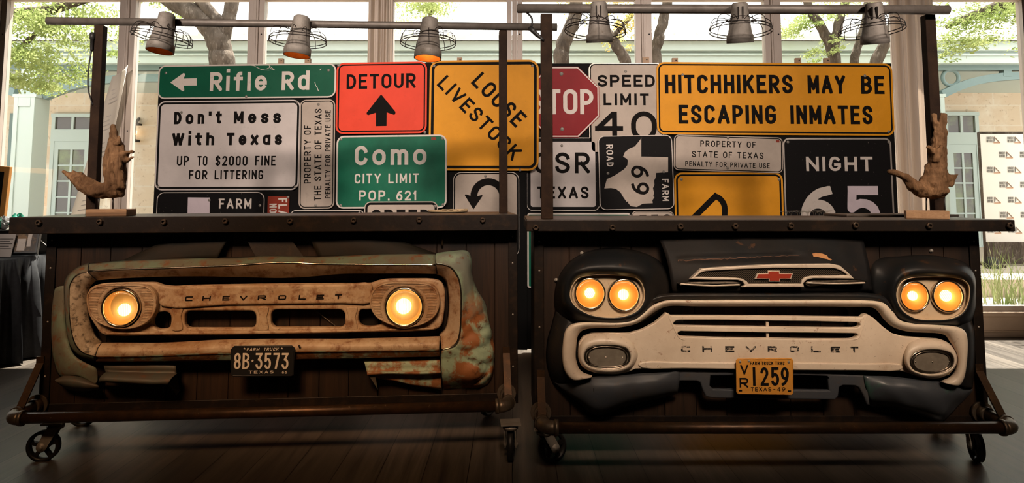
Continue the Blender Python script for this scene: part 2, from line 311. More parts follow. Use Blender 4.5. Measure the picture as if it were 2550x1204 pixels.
# ------------------------------------------------------------------ mesh builder
class MB:
    def __init__(self): self.v = []; self.f = []; self.mi = []; self.sm = []; self.marks = []
    def add(self, vs_, fs, mi=0, smooth=False):
        b = len(self.v); self.v += [Vector(q) for q in vs_]
        for f in fs: self.f.append([b + i for i in f]); self.mi.append(mi); self.sm.append(smooth)
        return self
    def box(self, lo, hi, mi=0, Mx=None):
        x0, y0, z0 = lo; x1, y1, z1 = hi
        p = [Vector(q) for q in ((x0, y0, z0), (x1, y0, z0), (x1, y1, z0), (x0, y1, z0), (x0, y0, z1), (x1, y0, z1), (x1, y1, z1), (x0, y1, z1))]
        if Mx is not None: p = [Mx @ q for q in p]
        return self.add(p, [(0, 3, 2, 1), (4, 5, 6, 7), (0, 1, 5, 4), (1, 2, 6, 5), (2, 3, 7, 6), (3, 0, 4, 7)], mi)
    def bar(self, a, b, w_, h_, mi=0):
        a, b = Vector(a), Vector(b); z = (b - a); L = z.length; q = z.to_track_quat('Z', 'Y').to_matrix().to_4x4()
        return self.box((-w_ / 2, -h_ / 2, 0), (w_ / 2, h_ / 2, L), mi, Matrix.Translation(a) @ q)
    def tube(self, P, r, n=10, mi=0, closed=False, caps=True, flat=1.0):
        P = [Vector(p) for p in P]; m = len(P); rr = r if isinstance(r, (list, tuple)) else [r] * m
        vs_ = []; up = None
        for i in range(m):
            a = P[(i - 1) % m] if (closed or i > 0) else P[i]; b = P[(i + 1) % m] if (closed or i < m - 1) else P[i]
            t = (b - a).normalized()
            if up is None: up = Vector((0, 0, 1)) if abs(t.z) < .9 else Vector((0, 1, 0))
            s = t.cross(up).normalized(); up = s.cross(t).normalized()
            for k in range(n):
                an = 2 * PI * k / n; vs_.append(P[i] + s * (math.cos(an) * rr[i]) + up * (math.sin(an) * rr[i] * flat))
        fs = []
        for i in range(m if closed else m - 1):
            j = (i + 1) % m
            for k in range(n): fs.append((i * n + k, i * n + (k + 1) % n, j * n + (k + 1) % n, j * n + k))
        self.add(vs_, fs, mi, True)
        if caps and not closed:
            b = len(self.v) - m * n
            self.f.append([b + k for k in range(n)][::-1]); self.mi.append(mi); self.sm.append(False)
            self.f.append([b + (m - 1) * n + k for k in range(n)]); self.mi.append(mi); self.sm.append(False)
        return self
    def lathe(self, prof, Mx, n=24, mi=0, smooth=True):
        """prof: (radius, height) pairs around Mx's z axis"""
        vs_ = []
        for r, h in prof:
            for k in range(n):
                a = 2 * PI * k / n; vs_.append(Mx @ Vector((r * math.cos(a), r * math.sin(a), h)))
        fs = []
        for i in range(len(prof) - 1):
            for k in range(n): fs.append((i * n + k, i * n + (k + 1) % n, (i + 1) * n + (k + 1) % n, (i + 1) * n + k))
        return self.add(vs_, fs, mi, smooth)
    def prism(self, front, back, mi=0, side=None):
        n = len(front); side = mi if side is None else side
        self.add(list(front) + list(back), [tuple(range(n)), tuple(range(2 * n - 1, n - 1, -1))], mi)
        b = len(self.v) - 2 * n
        for i in range(n):
            j = (i + 1) % n; self.f.append([b + i, b + n + i, b + n + j, b + j]); self.mi.append(side); self.sm.append(False)
        return self
    def build_split(self, name, mats, parent):
        mk = [m for m in sorted(set(self.marks + [0])) if m < len(self.f)] + [len(self.f)]; out = []
        for a, b in zip(mk, mk[1:]):
            s = MB(); ids = sorted({i for f in self.f[a:b] for i in f}); rm = {q: k for k, q in enumerate(ids)}
            s.v = [self.v[i] for i in ids]; s.f = [[rm[i] for i in f] for f in self.f[a:b]]; s.mi = self.mi[a:b]; s.sm = self.sm[a:b]
            out.append(s.build(name, mats, parent, fix=False))
        return out
    def build(self, name, mats, parent=None, mods=(), fix=True):
        me = bpy.data.meshes.new(name); me.from_pydata([tuple(q) for q in self.v], [], self.f)
        for m_ in (mats if isinstance(mats, (list, tuple)) else [mats]): me.materials.append(m_)
        me.polygons.foreach_set('material_index', self.mi); me.polygons.foreach_set('use_smooth', self.sm)
        if fix:
            bm = bmesh.new(); bm.from_mesh(me); bmesh.ops.recalc_face_normals(bm, faces=bm.faces[:]); bm.to_mesh(me); bm.free()
        me.update()
        o = bpy.data.objects.new(name, me); COL.objects.link(o)
        if parent is not None: o.parent = parent
        for kind, kw in mods:
            md = o.modifiers.new(kind.lower(), kind)
            for k, v in kw.items(): setattr(md, k, v)
        return o
SOLID = ('SOLIDIFY', dict(thickness=.003, offset=0))
BEV = ('BEVEL', dict(width=.003, segments=2, limit_method='ANGLE'))
def tag(o, label, cat, group=None):
    o['label'] = label; o['category'] = cat
    if group: o['group'] = group
    return o
def struct(o): o['kind'] = 'structure'; return o
def thing(name, label, cat, Mx=None, group=None):
    o = bpy.data.objects.new(name, None); COL.objects.link(o); o.empty_display_size = .1
    if Mx is not None: o.matrix_world = Mx
    return tag(o, label, cat, group)
def dup(o, parent=None):
    c = o.copy(); COL.objects.link(c); c.parent = parent
    for ch in [x for x in bpy.data.objects if x.parent == o]: dup(ch, c)
    return c

def plate(mb, F, outer, holes, d0, d1, bevel=.004, mi=0, n=1, smooth=True, res=2, hn=None):
    """traced outline with holes, thickness d0..d1 (front), rounded edges; added to mb"""
    cu = bpy.data.curves.new('tmp', 'CURVE'); cu.dimensions = '2D'; cu.fill_mode = 'BOTH'
    th = d1 - d0; bevel = min(bevel, th * .45)
    cu.extrude = th / 2 - bevel; cu.bevel_depth = bevel; cu.bevel_resolution = res; cu.offset = -bevel
    for k, ring in enumerate([outer] + list(holes)):
        nn = n if (k == 0 or hn is None) else hn
        pts = cr(ring, nn, True) if nn > 1 else ring
        sp = cu.splines.new('POLY'); sp.points.add(len(pts) - 1); sp.use_cyclic_u = True
        for i, q in enumerate(pts):
            l = F.at(q[0], q[1], d1); sp.points[i].co = (l.x, l.z, 0, 1)
    ob = bpy.data.objects.new('tmp', cu); COL.objects.link(ob)
    dg = bpy.context.evaluated_depsgraph_get(); me = bpy.data.meshes.new_from_object(ob.evaluated_get(dg))
    yc = -(d0 + d1) / 2
    mb.add([(v.co.x, yc - v.co.z, v.co.y) for v in me.vertices], [tuple(p.vertices) for p in me.polygons], mi, False)
    bpy.data.objects.remove(ob); bpy.data.curves.remove(cu); bpy.data.meshes.remove(me)
    return mb
def loft(mb, F, rows, n=6, closed=False, sub=1, mis=None, disp=None, mi=0):
    rows = [[(q[0], q[1], q[2] * 550.0) for q in r] for r in rows]
    D = [cr(r, n, closed) for r in rows]
    if sub > 1:
        cols = list(zip(*D)); cols = [cr(c, sub) for c in cols]; D = [list(r) for r in zip(*cols)]
    m = len(D[0]); vs_ = []
    for r in D:
        for q in r:
            q = (q[0], q[1], q[2] / 550.0); p = F.at(*q)
            if disp: p = p + disp(p, q)
            vs_.append(p)
    for i in range(len(D) - 1):
        fs = [(i * m + j, i * m + (j + 1) % m, (i + 1) * m + (j + 1) % m, (i + 1) * m + j) for j in range(m if closed else m - 1)]
        k = mis[i // sub] if mis else mi
        if i == 0: mb.add(vs_, fs, k, True); base = len(mb.v) - len(vs_)
        else:
            for f in fs: mb.f.append([base + q for q in f]); mb.mi.append(k); mb.sm.append(True)
    return mb
def circ(cx, cy, r, n=28, ry=None): return [(cx + r * math.cos(2 * PI * k / n), cy + (ry or r) * math.sin(2 * PI * k / n)) for k in range(n)]
# ------------------------------------------------------------------ stroke lettering
def arc(cx, cy, rx, ry, a0, a1, n=12):
    return [(cx + rx * math.cos(math.radians(a0 + (a1 - a0) * i / n)), cy + ry * math.sin(math.radians(a0 + (a1 - a0) * i / n))) for i in range(n + 1)]
def stad(k): return arc(.5, 1 - k, .5, k, 0, 180) + arc(.5, k, .5, k, 180, 360)
def half(y0, y1, ar, x1=1.0):
    rx = min((y1 - y0) / 2 / max(ar, .05), .62) ; ry = (y1 - y0) / 2
    return [(0, y1)] + arc(x1 - rx, (y0 + y1) / 2, rx, ry, 90, -90) + [(0, y0)]
def glyph(c, ar):
    """centre-line strokes in a unit box; ar = width / height of that box"""
    k = min(.5, .5 * max(ar, .05))
    O = stad(k)
    if c == 'A': return [[(0, 0), (.5, 1), (1, 0)], [(.17, .3), (.83, .3)]]
    if c == 'B': return [[(0, 0), (0, 1)], half(.52, 1, ar, .94), half(0, .52, ar)]
    if c == 'C' and ar > 1.15: return [[(1, 1), (.1, 1), (0, .86), (0, .14), (.1, 0), (1, 0)]]
    if c in 'O0' and ar > 1.15: return [[(.5, 1), (.12, 1), (0, .84), (0, .16), (.12, 0), (.88, 0), (1, .16), (1, .84), (.88, 1), (.5, 1)]]
    if c == 'C': return [[q for q in O[:13] if q[1] > .77] + [q for q in O[13:] if q[0] <= .5 or q[1] < .23]]
    if c == 'G': return [[q for q in O[:13] if q[1] > .80] + [q for q in O[13:] if q[0] <= .5 or q[1] < .2] + [(.98, .24), (.98, .44), (.56, .44)]]
    if c == 'D': return [[(0, 0), (0, 1)], half(0, 1, ar * 1.3)]
    if c == 'E': return [[(1, 1), (0, 1), (0, 0), (1, 0)], [(0, .52), (.85, .52)]]
    if c == 'F': return [[(1, 1), (0, 1), (0, 0)], [(0, .5), (.82, .5)]]
    if c == 'H': return [[(0, 0), (0, 1)], [(1, 0), (1, 1)], [(0, .52), (1, .52)]]
    if c in 'Il': return [[(.5, 0), (.5, 1)]]
    if c == 'K': return [[(0, 0), (0, 1)], [(1, 1), (0, .36)], [(.36, .6), (1, 0)]]
    if c == 'L': return [[(0, 1), (0, 0), (1, 0)]]
    if c == 'M': return [[(0, 0), (0, 1), (.5, .22), (1, 1), (1, 0)]]
    if c == 'N': return [[(0, 0), (0, 1), (1, 0), (1, 1)]]
    if c in 'O0': return [O + [O[0], O[1]]]
    if c == 'P': return [[(0, 0), (0, 1)], half(.44, 1, ar)]
    if c == 'R': return [[(0, 0), (0, 1)], half(.46, 1, ar), [(.42, .46), (1, 0)]]
    if c == 's': return [[(X, Y * .77) for X, Y in glyph('S', ar)[0]]]
    if c == 'S':
        return [[(.97, .80)] + arc(.5, .755, .48, .245, 25, 200, 9) + [(.2, .58), (.8, .42)] + arc(.5, .245, .5, .245, 20, -155, 9) + [(.03, .2)]]
    if c == 'T': return [[(0, 1), (1, 1)], [(.5, 0), (.5, 1)]]
    if c == 'U': return [[(0, 1)] + arc(.5, k, .5, k, 180, 360) + [(1, 1)]]
    if c == 'V': return [[(0, 1), (.5, 0), (1, 1)]]
    if c == 'W': return [[(0, 1), (.25, 0), (.5, 1), (.75, 0), (1, 1)]]
    if c == 'X': return [[(0, 0), (1, 1)], [(0, 1), (1, 0)]]
    if c == 'Y': return [[(0, 1), (.5, .45), (1, 1)], [(.5, .45), (.5, 0)]]
    if c == '1': return [[(.15, .76), (.85, .97)], [(.85, 0), (.85, 1)]]
    if c == '|': return [[(.5, 0), (.5, 1)]]
    if c == '2': return [arc(.5, 1 - .28, .5, .28, 165, -25, 10) + [(0, 0), (1, 0)]]
    if c == '3': return [[(0, 1), (.95, 1), (.42, .6)] + arc(.5, .3, .5, .3, 75, -160, 12)]
    if c == '4': return [[(1, .26), (0, .26)], [(.02, .27), (.64, .97)], [(.74, 0), (.74, 1)]]
    if c == '5': return [[(.95, 1), (.08, 1), (.04, .5)] + arc(.48, .32, .52, .32, 120, -150, 12)]
    if c == '6': return [arc(.5, .31, .5, .31, 0, 360, 28), cr([(.88, .99), (.55, .92), (.24, .74), (.05, .5), (0, .31)], 6)]
    if c == '9': return [[(1 - x, 1 - y) for x, y in s] for s in glyph('6', ar)]
    if c == '7': return [[(0, 1), (1, 1), (.4, 0)]]
    if c == '8': return [arc(.5, .74, .46, .26, -90, 270, 18), arc(.5, .25, .5, .25, -90, 270, 18)]
    if c == '$': return glyph('S', ar) + [[(.5, -.08), (.5, 1.08)]]
    x = .76; kx = min(x / 2, .5 * ar)
    if c == 'o': return [[(a, b * x) for a, b in stad(min(.5, .5 * ar / x))] + [(1, x / 2), (1, x / 2 + .02)]]
    if c == 'n': return [[(0, 0), (0, x)], [(0, x - kx * .9)] + arc(.5, x - kx, .5, kx, 180, 0) + [(1, 0)]]
    if c == 'h': return [[(0, 0), (0, 1.02)], [(0, x - kx * .9)] + arc(.5, x - kx, .5, kx, 180, 0) + [(1, 0)]]
    if c == 'm': return [[(0, 0), (0, x)], [(0, x - .2)] + arc(.25, x - .2, .25, .2, 180, 0, 6) + [(.5, 0)], [(.5, x - .2)] + arc(.75, x - .2, .25, .2, 180, 0, 6) + [(1, 0)]]
    if c == 't': return [[(.4, 1.0), (.4, .2)] + arc(.7, .16, .3, .16, 180, 290, 5), [(0, x), (1, x)]]
    if c == 'f': return [[(.4, 0), (.4, .82)] + arc(.72, .82, .32, .2, 180, 80, 5), [(0, .68), (.9, .68)]]
    if c == 'i': return [[(.5, 0), (.5, x)], [(.5, 1.2), (.5, 1.22)]]
    if c == 'e': return [[(.02, x * .5), (1, x * .5)] + [(a, b * x) for a, b in arc(.5, .5, .5, .5, 5, 320, 16)]]
    if c == 'd': return [[(1, 0), (1, 1.04)], [(a, b * x) for a, b in stad(min(.5, .5 * ar / x))] + [(1, x / 2)]]
    if c == 'a': return [[(1, 0), (1, x)], [(a, b * x) for a, b in stad(min(.5, .5 * ar / x))] + [(1, x / 2)]]
    if c == 'x': return [[(0, 0), (1, x)], [(0, x), (1, 0)]]
    if c == "'": return [[(.5, .82), (.5, 1)]]
    if c == '.': return [[(.5, 0), (.5, .02)]]
    if c == '-': return [[(0, .42), (1, .42)]]
    return []
GW = dict(zip('ABCDEFGHKLMNOPRSTUVWXY', (.72, .60, .60, .60, .52, .50, .60, .60, .62, .50, .74, .62, .64, .58, .60, .60, .58, .60, .68, .95, .62, .66)))
GW.update({c: .58 for c in '023456789$'}); GW.update({'4': .66, '1': .22, 'I': 0, '|': 0, 'l': 0, 'i': 0, "'": 0, '.': 0, '-': .3, ' ': .42, 'o': .62, 'n': .5, 'm': .9, 't': .42, 'f': .42, 'e': .58, 'd': .55, 'a': .58, 'x': .58, 'h': .52, 's': .52})
def clip(poly, W, H, lo=0.0):
    for ax, lim, sg in ((0, 0, 1), (0, W, -1), (1, lo, 1), (1, H, -1)):
        out = []
        for i in range(len(poly)):
            a, b = poly[i], poly[(i + 1) % len(poly)]
            da, db = (a[ax] - lim) * sg, (b[ax] - lim) * sg
            if da >= 0: out.append(a)
            if (da >= 0) != (db >= 0):
                t = da / (da - db); out.append((a[0] + (b[0] - a[0]) * t, a[1] + (b[1] - a[1]) * t))
        poly = out
        if not poly: return []
    return poly
def stroke_polys(paths, s, W, H, ext=True, box=True, top=1.0):
    out = []
    for P in paths:
        P = [q for i, q in enumerate(P) if i == 0 or (abs(q[0] - P[i - 1][0]) + abs(q[1] - P[i - 1][1])) > 1e-6]
        m = len(P)
        for i in range(m - 1):
            a, b = P[i], P[i + 1]; dx, dy = b[0] - a[0], b[1] - a[1]; L = math.hypot(dx, dy)
            if L < 1e-7: continue
            dx /= L; dy /= L
            def e(j, other):
                if j <= 0 or j >= m - 1: return s / 2 if ext else 0
                u = P[other]; v = (P[j][0] - u[0], P[j][1] - u[1]); l = math.hypot(*v) or 1
                if j == i + 1: cosv = ((P[j + 1][0] - P[j][0]) * dx + (P[j + 1][1] - P[j][1]) * dy) / (math.hypot(P[j + 1][0] - P[j][0], P[j + 1][1] - P[j][1]) or 1)
                else: cosv = ((P[j][0] - P[j - 1][0]) * dx + (P[j][1] - P[j - 1][1]) * dy) / (math.hypot(P[j][0] - P[j - 1][0], P[j][1] - P[j - 1][1]) or 1)
                on = box and (P[j][1] < s * .6 or P[j][1] > H - s * .6)
                return (s / 2 if (on or abs(cosv) < .25) else 0) if cosv < .75 else s * .12
            e0, e1 = e(i, i + 1), e(i + 1, i)
            ax, ay, bx, by = a[0] - dx * e0, a[1] - dy * e0, b[0] + dx * e1, b[1] + dy * e1
            nx, ny = -dy * s / 2, dx * s / 2
            q = [(ax + nx, ay + ny), (ax - nx, ay - ny), (bx - nx, by - ny), (bx + nx, by + ny)]
            if box: q = clip(q, W, H * top, 0)
            if len(q) > 2: out.append(q)
        for i in range(1, m - 1):
            q = [(P[i][0] + s / 2 * math.cos(2 * PI * k / 18), P[i][1] + s / 2 * math.sin(2 * PI * k / 18)) for k in range(18)]
            v0 = (P[i][0] - P[i - 1][0], P[i][1] - P[i - 1][1]); v1 = (P[i + 1][0] - P[i][0], P[i + 1][1] - P[i][1])
            cv = (v0[0] * v1[0] + v0[1] * v1[1]) / ((math.hypot(*v0) * math.hypot(*v1)) or 1)
            if cv < .999 and (cv >= .75 or (not (box and (P[i][1] < s * .6 or P[i][1] > H - s * .6)) and abs(cv) >= .25)):
                if box: q = clip(q, W, H * top)
                if len(q) > 2: out.append(q)
    return out
from mathutils.geometry import delaunay_2d_cdt
def union(polys):
    """one flat triangulation of overlapping convex pieces"""
    vs_, fs = [], []
    for q in polys:
        ar_ = sum(q[i][0] * q[(i + 1) % len(q)][1] - q[(i + 1) % len(q)][0] * q[i][1] for i in range(len(q)))
        if abs(ar_) < 1e-12: continue
        if ar_ < 0: q = q[::-1]
        fs.append(list(range(len(vs_), len(vs_) + len(q)))); vs_ += [Vector((x * 100, y * 100)) for x, y in q]
    if not fs: return [], []
    r = delaunay_2d_cdt(vs_, [], fs, 1, 1e-4)
    return [(v.x / 100, v.y / 100) for v in r[0]], [tuple(f) for f, src in zip(r[2], r[5]) if src]
def put(mb, F, polys, o, ux, uy, d, mi=0, rise=0.0):
    vs_, fs = union(polys)
    if not fs: return
    pts = [o + ux * x + uy * y for x, y in vs_]
    for p in pts: p.y = -d - rise
    if not rise: mb.add(pts, fs, mi); return
    n = len(pts); cnt = {}
    for f in fs:
        for a, b in zip(f, f[1:] + f[:1]): cnt[(a, b)] = 1
    side = [(a, b, n + b, n + a) for a, b in cnt if (b, a) not in cnt]
    mb.add(pts + [p + Vector((0, rise, 0)) for p in pts], fs + side, mi)
def text(mb, F, s, p0, p1, hpx, d, st=.16, gap=.22, mi=0, wid=None, rise=0.0, slant=0.0):
    """lettering along the pixel baseline p0..p1, hpx tall"""
    mb.marks.append(len(mb.f))
    a = F.at(*p0, d); b = F.at(*p1, d); L = (b - a).length; ux = (b - a) / L; uy = Vector((-ux.z, 0, ux.x))
    mid = ((p0[0] + p1[0]) / 2, (p0[1] + p1[1]) / 2)
    sc = (F.at(mid[0] + 20, mid[1], d) - F.at(mid[0], mid[1], d)).length / 20
    H = hpx * sc; t = st * H
    ws = [(wid if wid else GW.get(c, .6)) for c in s]
    fixed = t * sum(1 for c in s if c != ' '); q = (L - fixed) / (H * (sum(ws) + gap * (len(s) - 1)) or 1)
    x = 0.0
    for c, w0 in zip(s, ws):
        if c == ' ': x += w0 * H * q + gap * H * q; continue
        W = w0 * H * q + t; cw = max(W - t, 1e-5); ch = H - t
        paths = [[(t / 2 + X * cw, t / 2 + Y * ch) for X, Y in P] for P in glyph(c, cw / ch)]
        polys = stroke_polys(paths, t, W, H, top=1.5 if c in 'ifldht' else 1.0)
        if c == '$': polys = stroke_polys(paths[:1], t, W, H) + stroke_polys(paths[1:], t * .7, W, H * 1.1, box=False)
        if slant: polys = [[(X + Y * slant, Y) for X, Y in qq] for qq in polys]
        put(mb, F, [[(X + x, Y) for X, Y in qq] for qq in polys], a, ux, uy, d, mi, rise)
        x += W + gap * H * q
def ppoly(mb, F, pts, d, mi=0, rise=.0):
    """filled traced polygon (may be concave) on the plane d"""
    P = [F.at(x, y, d) for x, y in pts]
    from mathutils.geometry import tessellate_polygon
    tr = tessellate_polygon([[Vector((p.x, p.z, 0)) for p in P]])
    if rise:
        n = len(P); Q = [p + Vector((0, -rise, 0)) for p in P]
        mb.add(Q + P, [tuple(t) for t in tr] + [(i, n + i, n + (i + 1) % n, (i + 1) % n) for i in range(n)], mi)
    else: mb.add(P, [tuple(t) for t in tr], mi)
def pstroke(mb, F, pts, wpx, d, mi=0):
    P = [F.at(x, y, d) for x, y in pts]; sc = (F.at(pts[0][0] + 20, pts[0][1], d) - F.at(pts[0][0], pts[0][1], d)).length / 20
    put(mb, F, stroke_polys([[(p.x, p.z) for p in P]], wpx * sc, 1, 1, ext=False, box=False), Vector((0, 0, 0)), Vector((1, 0, 0)), Vector((0, 0, 1)), d, mi)
# ------------------------------------------------------------------ the room
YW = 5.9; YF = -4.0; XL, XR = -7.5, 7.5; ZC = 3.7
def slab(name, lo, hi, m): return struct(MB().box(lo, hi).build(name, m))
slab('floor', (XL, YF, -.1), (XR, YW + .12, 0), M['floor'])
slab('ceiling', (XL, YF, ZC), (XR, YW + .12, ZC + .1), M['ceil'])
slab('wall_left', (XL - .1, YF, 0), (XL, YW + .12, ZC), M['plaster'])
slab('wall_right', (XR, YF, 0), (XR + .1, YW + .12, ZC), M['plaster'])
slab('wall_front', (XL, YF - .1, 0), (XR, YF, ZC), M['plaster'])
ZS = .215; ZH = 2.93
slab('wall_back', (XL, YW - .02, ZH + .10), (XR, YW + .12, ZC), M['plaster'])
sb = MB().box((XL, YW - .03, .0), (XR, YW + .10, ZS - .035)).box((XL, YW - .06, ZS - .035), (XR, YW + .12, ZS)).box((XL, YW - .045, .045), (XR, YW - .03, .055))
struct(sb.build('trim_1', M['sill'], mods=(BEV,)))
P0 = wp(310, 300, YW).x; PW = (wp(1929, 300, YW).x - P0) / 5.0
k0 = -3; xs = [P0 + PW * i for i in range(k0, 11)]; xs = [x for x in xs if XL < x < XR]
n_ = 0
for i, x in enumerate(xs):
    n_ += 1
    b = MB().box((x - .022, YW - .05, ZS), (x + .022, YW + .06, ZH))
    b.box((x - .008, YW - .06, ZS), (x + .008, YW - .05, ZH))
    struct(b.build('trim_%d' % (n_ + 1), M['white_frame'], mods=(BEV,)))
    if i + 1 < len(xs):
        a, c = x + .024, xs[i + 1] - .024; f = .046
        wn = MB()
        wn.box((a, YW - .03, ZS), (a + f, YW + .05, ZH)).box((c - f, YW - .03, ZS), (c, YW + .05, ZH))
        wn.box((a + f, YW - .03, ZS), (c - f, YW + .05, ZS + f)).box((a + f, YW - .03, ZH - .02), (c - f, YW + .05, ZH + .06))
        for zz in (.6, 1.75, 2.6):   # fixing screws down the stile
            wn.lathe([(0, .003), (.006, .002), (.007, 0)], Matrix.Translation((a + f / 2, YW - .031, zz)) @ Matrix.Rotation(PI / 2, 4, 'X'), 8, 1)
        fo = struct(wn.build('window_%d' % n_, [M['white_frame'], M['black']], mods=()))
        g = MB().box((a + f, YW + .008, ZS + f), (c - f, YW + .014, ZH - .02)).build('pane', M['pane'], fo); g['kind'] = 'structure'
struct(MB().box((XL, YW - .04, ZH), (XR, YW + .10, ZH + .10)).build('trim_%d' % (n_ + 2), M['white_frame']))

def curtain(px0, px1, Y, label, seed):
    a = wp(px0, 300, Y).x; b = wp(px1, 300, Y).x; rr = random.Random(seed); N = 64; mb = MB(); vs_ = []
    ph = [rr.uniform(0, 6) for _ in range(4)]
    rows = 14
    for j in range(rows + 1):
        z = .02 + (ZC - .05) * j / rows; t = j / rows
        for i in range(N + 1):
            u = i / N; wob = .012 * math.sin(5 * u + 3 * t + ph[3])
            x = a + (b - a) * (u + .02 * math.sin(4 * t + ph[1]) * (1 - t)); k = (.6 + .4 * t)
            y = Y + k * (.032 * math.sin(2 * PI * (4.3 * u) + ph[0]) + .018 * math.sin(2 * PI * 7.7 * u + ph[1] + 1.2 * t) + .01 * math.sin(2 * PI * 13 * u + ph[2])) + wob
            vs_.append((x, y, z))
    fs = [(j * (N + 1) + i, j * (N + 1) + i + 1, (j + 1) * (N + 1) + i + 1, (j + 1) * (N + 1) + i) for j in range(rows) for i in range(N)]
    o = mb.add(vs_, fs, 0, True).build('curtain', M['curtain'], mods=(('SOLIDIFY', dict(thickness=.002)),))
    return tag(o, label, 'curtain', 'sheer curtains hanging at the windows')
curtain(912, 974, 5.72, 'narrow cream curtain bunched behind the road sign that reads DETOUR', 3)
curtain(2224, 2332, 5.66, 'wide cream curtain hanging beside the driftwood piece and the steel post', 5)

# ------------------------------------------------------------------ outside
GZ = .36
struct(MB().box((-30, YW + 1.0, GZ - .3), (30, 40, GZ)).build('ground', M['concrete']))
struct(MB().box((-30, YW + .121, -.3), (30, YW + 1.0, .19)).build('ground_bed', M['gravel']))
bd = thing('porch_building', 'pale limestone building with mint porch trim seen through the windows', 'building')
YB = 11.4; YC = 8.9
def part(name, m, parent=bd): return lambda mb, mods=(): mb.build(name, M[m] if isinstance(m, str) else m, parent, mods)
zt = wp(0, 100, YB).z
part('wall', 'stone')(MB().box((-13, YB, GZ - .05), (13, YB + .3, zt)))
zb0, zb1 = wp(0, 176, YC).z, wp(0, 163, YC).z
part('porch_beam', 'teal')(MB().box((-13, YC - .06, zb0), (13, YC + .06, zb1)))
zf1 = wp(0, 112, YC).z; fb = MB().box((-13, YC - .16, zb1), (13, YC + .1, zf1 - .12)).box((-13, YC - .22, zf1 - .12), (13, YC + .1, zf1))
fb.box((-13, YC - .19, zb1 + .10), (13, YC - .16, zb1 + .12))
part('fascia', 'teal_light')(fb)
zr = wp(0, 68, 13.0).z
rb = MB().add([(-13, YC - .3, zf1), (13, YC - .3, zf1), (13, 13, zr), (-13, 13, zr), (-13, YC - .3, zf1 + .06), (13, YC - .3, zf1 + .06), (13, 13, zr + .06), (-13, 13, zr + .06)], [(0, 3, 2, 1), (4, 5, 6, 7), (0, 1, 5, 4), (1, 2, 6, 5), (2, 3, 7, 6), (3, 0, 4, 7)])
for i in range(90):
    x = -13 + i * .29; dz = (zr - zf1) / (13 - YC + .3)
    rb.bar((x, YC - .3, zf1 + .07), (x, 13, zr + .07), .03, .03)
part('roof', 'roof')(rb)
part('porch_ceiling', 'teal_light')(MB().box((-13, YC, zb1 + .02), (13, YB, zb1 + .06)))
def column(px0, px1, ptop):
    a, b = wp(px0, 400, YC).x, wp(px1, 400, YC).x; zc = wp(px0, ptop, YC).z; c = (a + b) / 2; h = (b - a) / 2
    m = MB().box((c - h, YC - h, GZ), (c + h, YC + h, zc)).box((c - h * 1.12, YC - h * 1.12, zc), (c + h * 1.12, YC + h * 1.12, zc + .04))
    m.box((c - h * .72, YC - h * .72, zc + .04), (c + h * .72, YC + h * .72, zb0))
    m.box((c - h * 1.1, YC - h * 1.1, GZ), (c + h * 1.1, YC + h * 1.1, GZ + .22))
    for s in (-1, 1): m.box((c + s * h * .78 - h * .2, YC - h - .012, GZ + .22), (c + s * h * .78 + h * .2, YC - h, zc))
    m.box((c - h * .6, YC - h - .012, zc - .12), (c + h * .6, YC - h, zc))
    part('porch_column', 'teal_light')(m)
column(46, 98, 246); column(2288, 2342, 246)
def brace(pts, ring=None, posts=()):
    m = MB(); P = cr([(x, y) for x, y in pts], 6); V = [wp(x, y, YC) for x, y in P]
    for a, b in zip(V, V[1:]): m.bar(a, b, .09, .10)
    if ring:
        c = wp(*ring[:2], YC); r = ring[2] / FPX * YC
        m.tube([(c.x + r * math.cos(t * PI / 12), YC, c.z + r * math.sin(t * PI / 12)) for t in range(24)], .025, 8, closed=True)
    for x, y0, y1 in posts: m.bar(wp(x, y0, YC), wp(x, y1, YC), .1, .1)
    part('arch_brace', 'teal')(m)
brace([(112, 240), (150, 226), (190, 213), (240, 203), (300, 197), (380, 195), (640, 195)], (165, 196, 17), [(205, 170, 210)])
brace([(2344, 236), (2380, 219), (2420, 205), (2470, 195), (2560, 188), (2700, 186)], (2367, 194, 20), [(2503, 170, 192)])
brace([(40, 232), (10, 222), (-40, 210), (-120, 200)], None)
def door(px0, px1, py0, pyt, label):
    a, b = wp(px0, 400, YB).x, wp(px1, 400, YB).x; z1 = wp(px0, py0, YB).z; z2 = wp(px0, pyt, YB).z; y = YB - .05; f = .06
    m = MB(); m.box((a, y, GZ), (a + f, YB, z1)).box((b - f, y, GZ), (b, YB, z1)).box((a - .002, y - .02, z1 - f), (b + .002, YB, z1)).box((a - .001, y - .006, z2 - .1), (b + .001, YB, z2 + .1))
    c = (a + b) / 2
    m.box((c - .02, y, z2 + .1), (c + .02, YB, z1 - f))
    m.box((a + f, y + .01, GZ), (a + f + .07, YB, z2 - .1)).box((b - f - .07, y + .01, GZ), (b - f, YB, z2 - .1)).box((a + f, y + .006, z2 - .24), (b - f, YB, z2 - .101)).box((a + f, y + .006, GZ), (b - f, YB, GZ + .3))
    m.box((c - .018, y + .015, GZ + .3), (c + .018, YB, z2 - .24))
    for k in range(1, 5):
        z = GZ + .3 + (z2 - .24 - GZ - .3) * k / 5; m.box((a + f + .07, y + .018, z - .012), (b - f - .07, YB, z + .012))
    d = m.build('door', M['teal_light'], bd)
    MB().box((a + f, YB - .02, GZ + .3), (b - f, YB - .012, z1 - f)).build('door_glass', M['dark_glass'], d)
door(128, 232, 284, 338, ''); door(2352, 2438, 280, 346, '')
part('side_window', 'teal')(MB().box((wp(22, 400, YB).x, YB - .04, GZ), (wp(46, 400, YB).x, YB, wp(22, 283, YB).z)))
lm = thing('wall_lantern', 'black wall lantern glowing on the limestone wall outside', 'lantern')
lc = wp(335, 330, YB - .12)
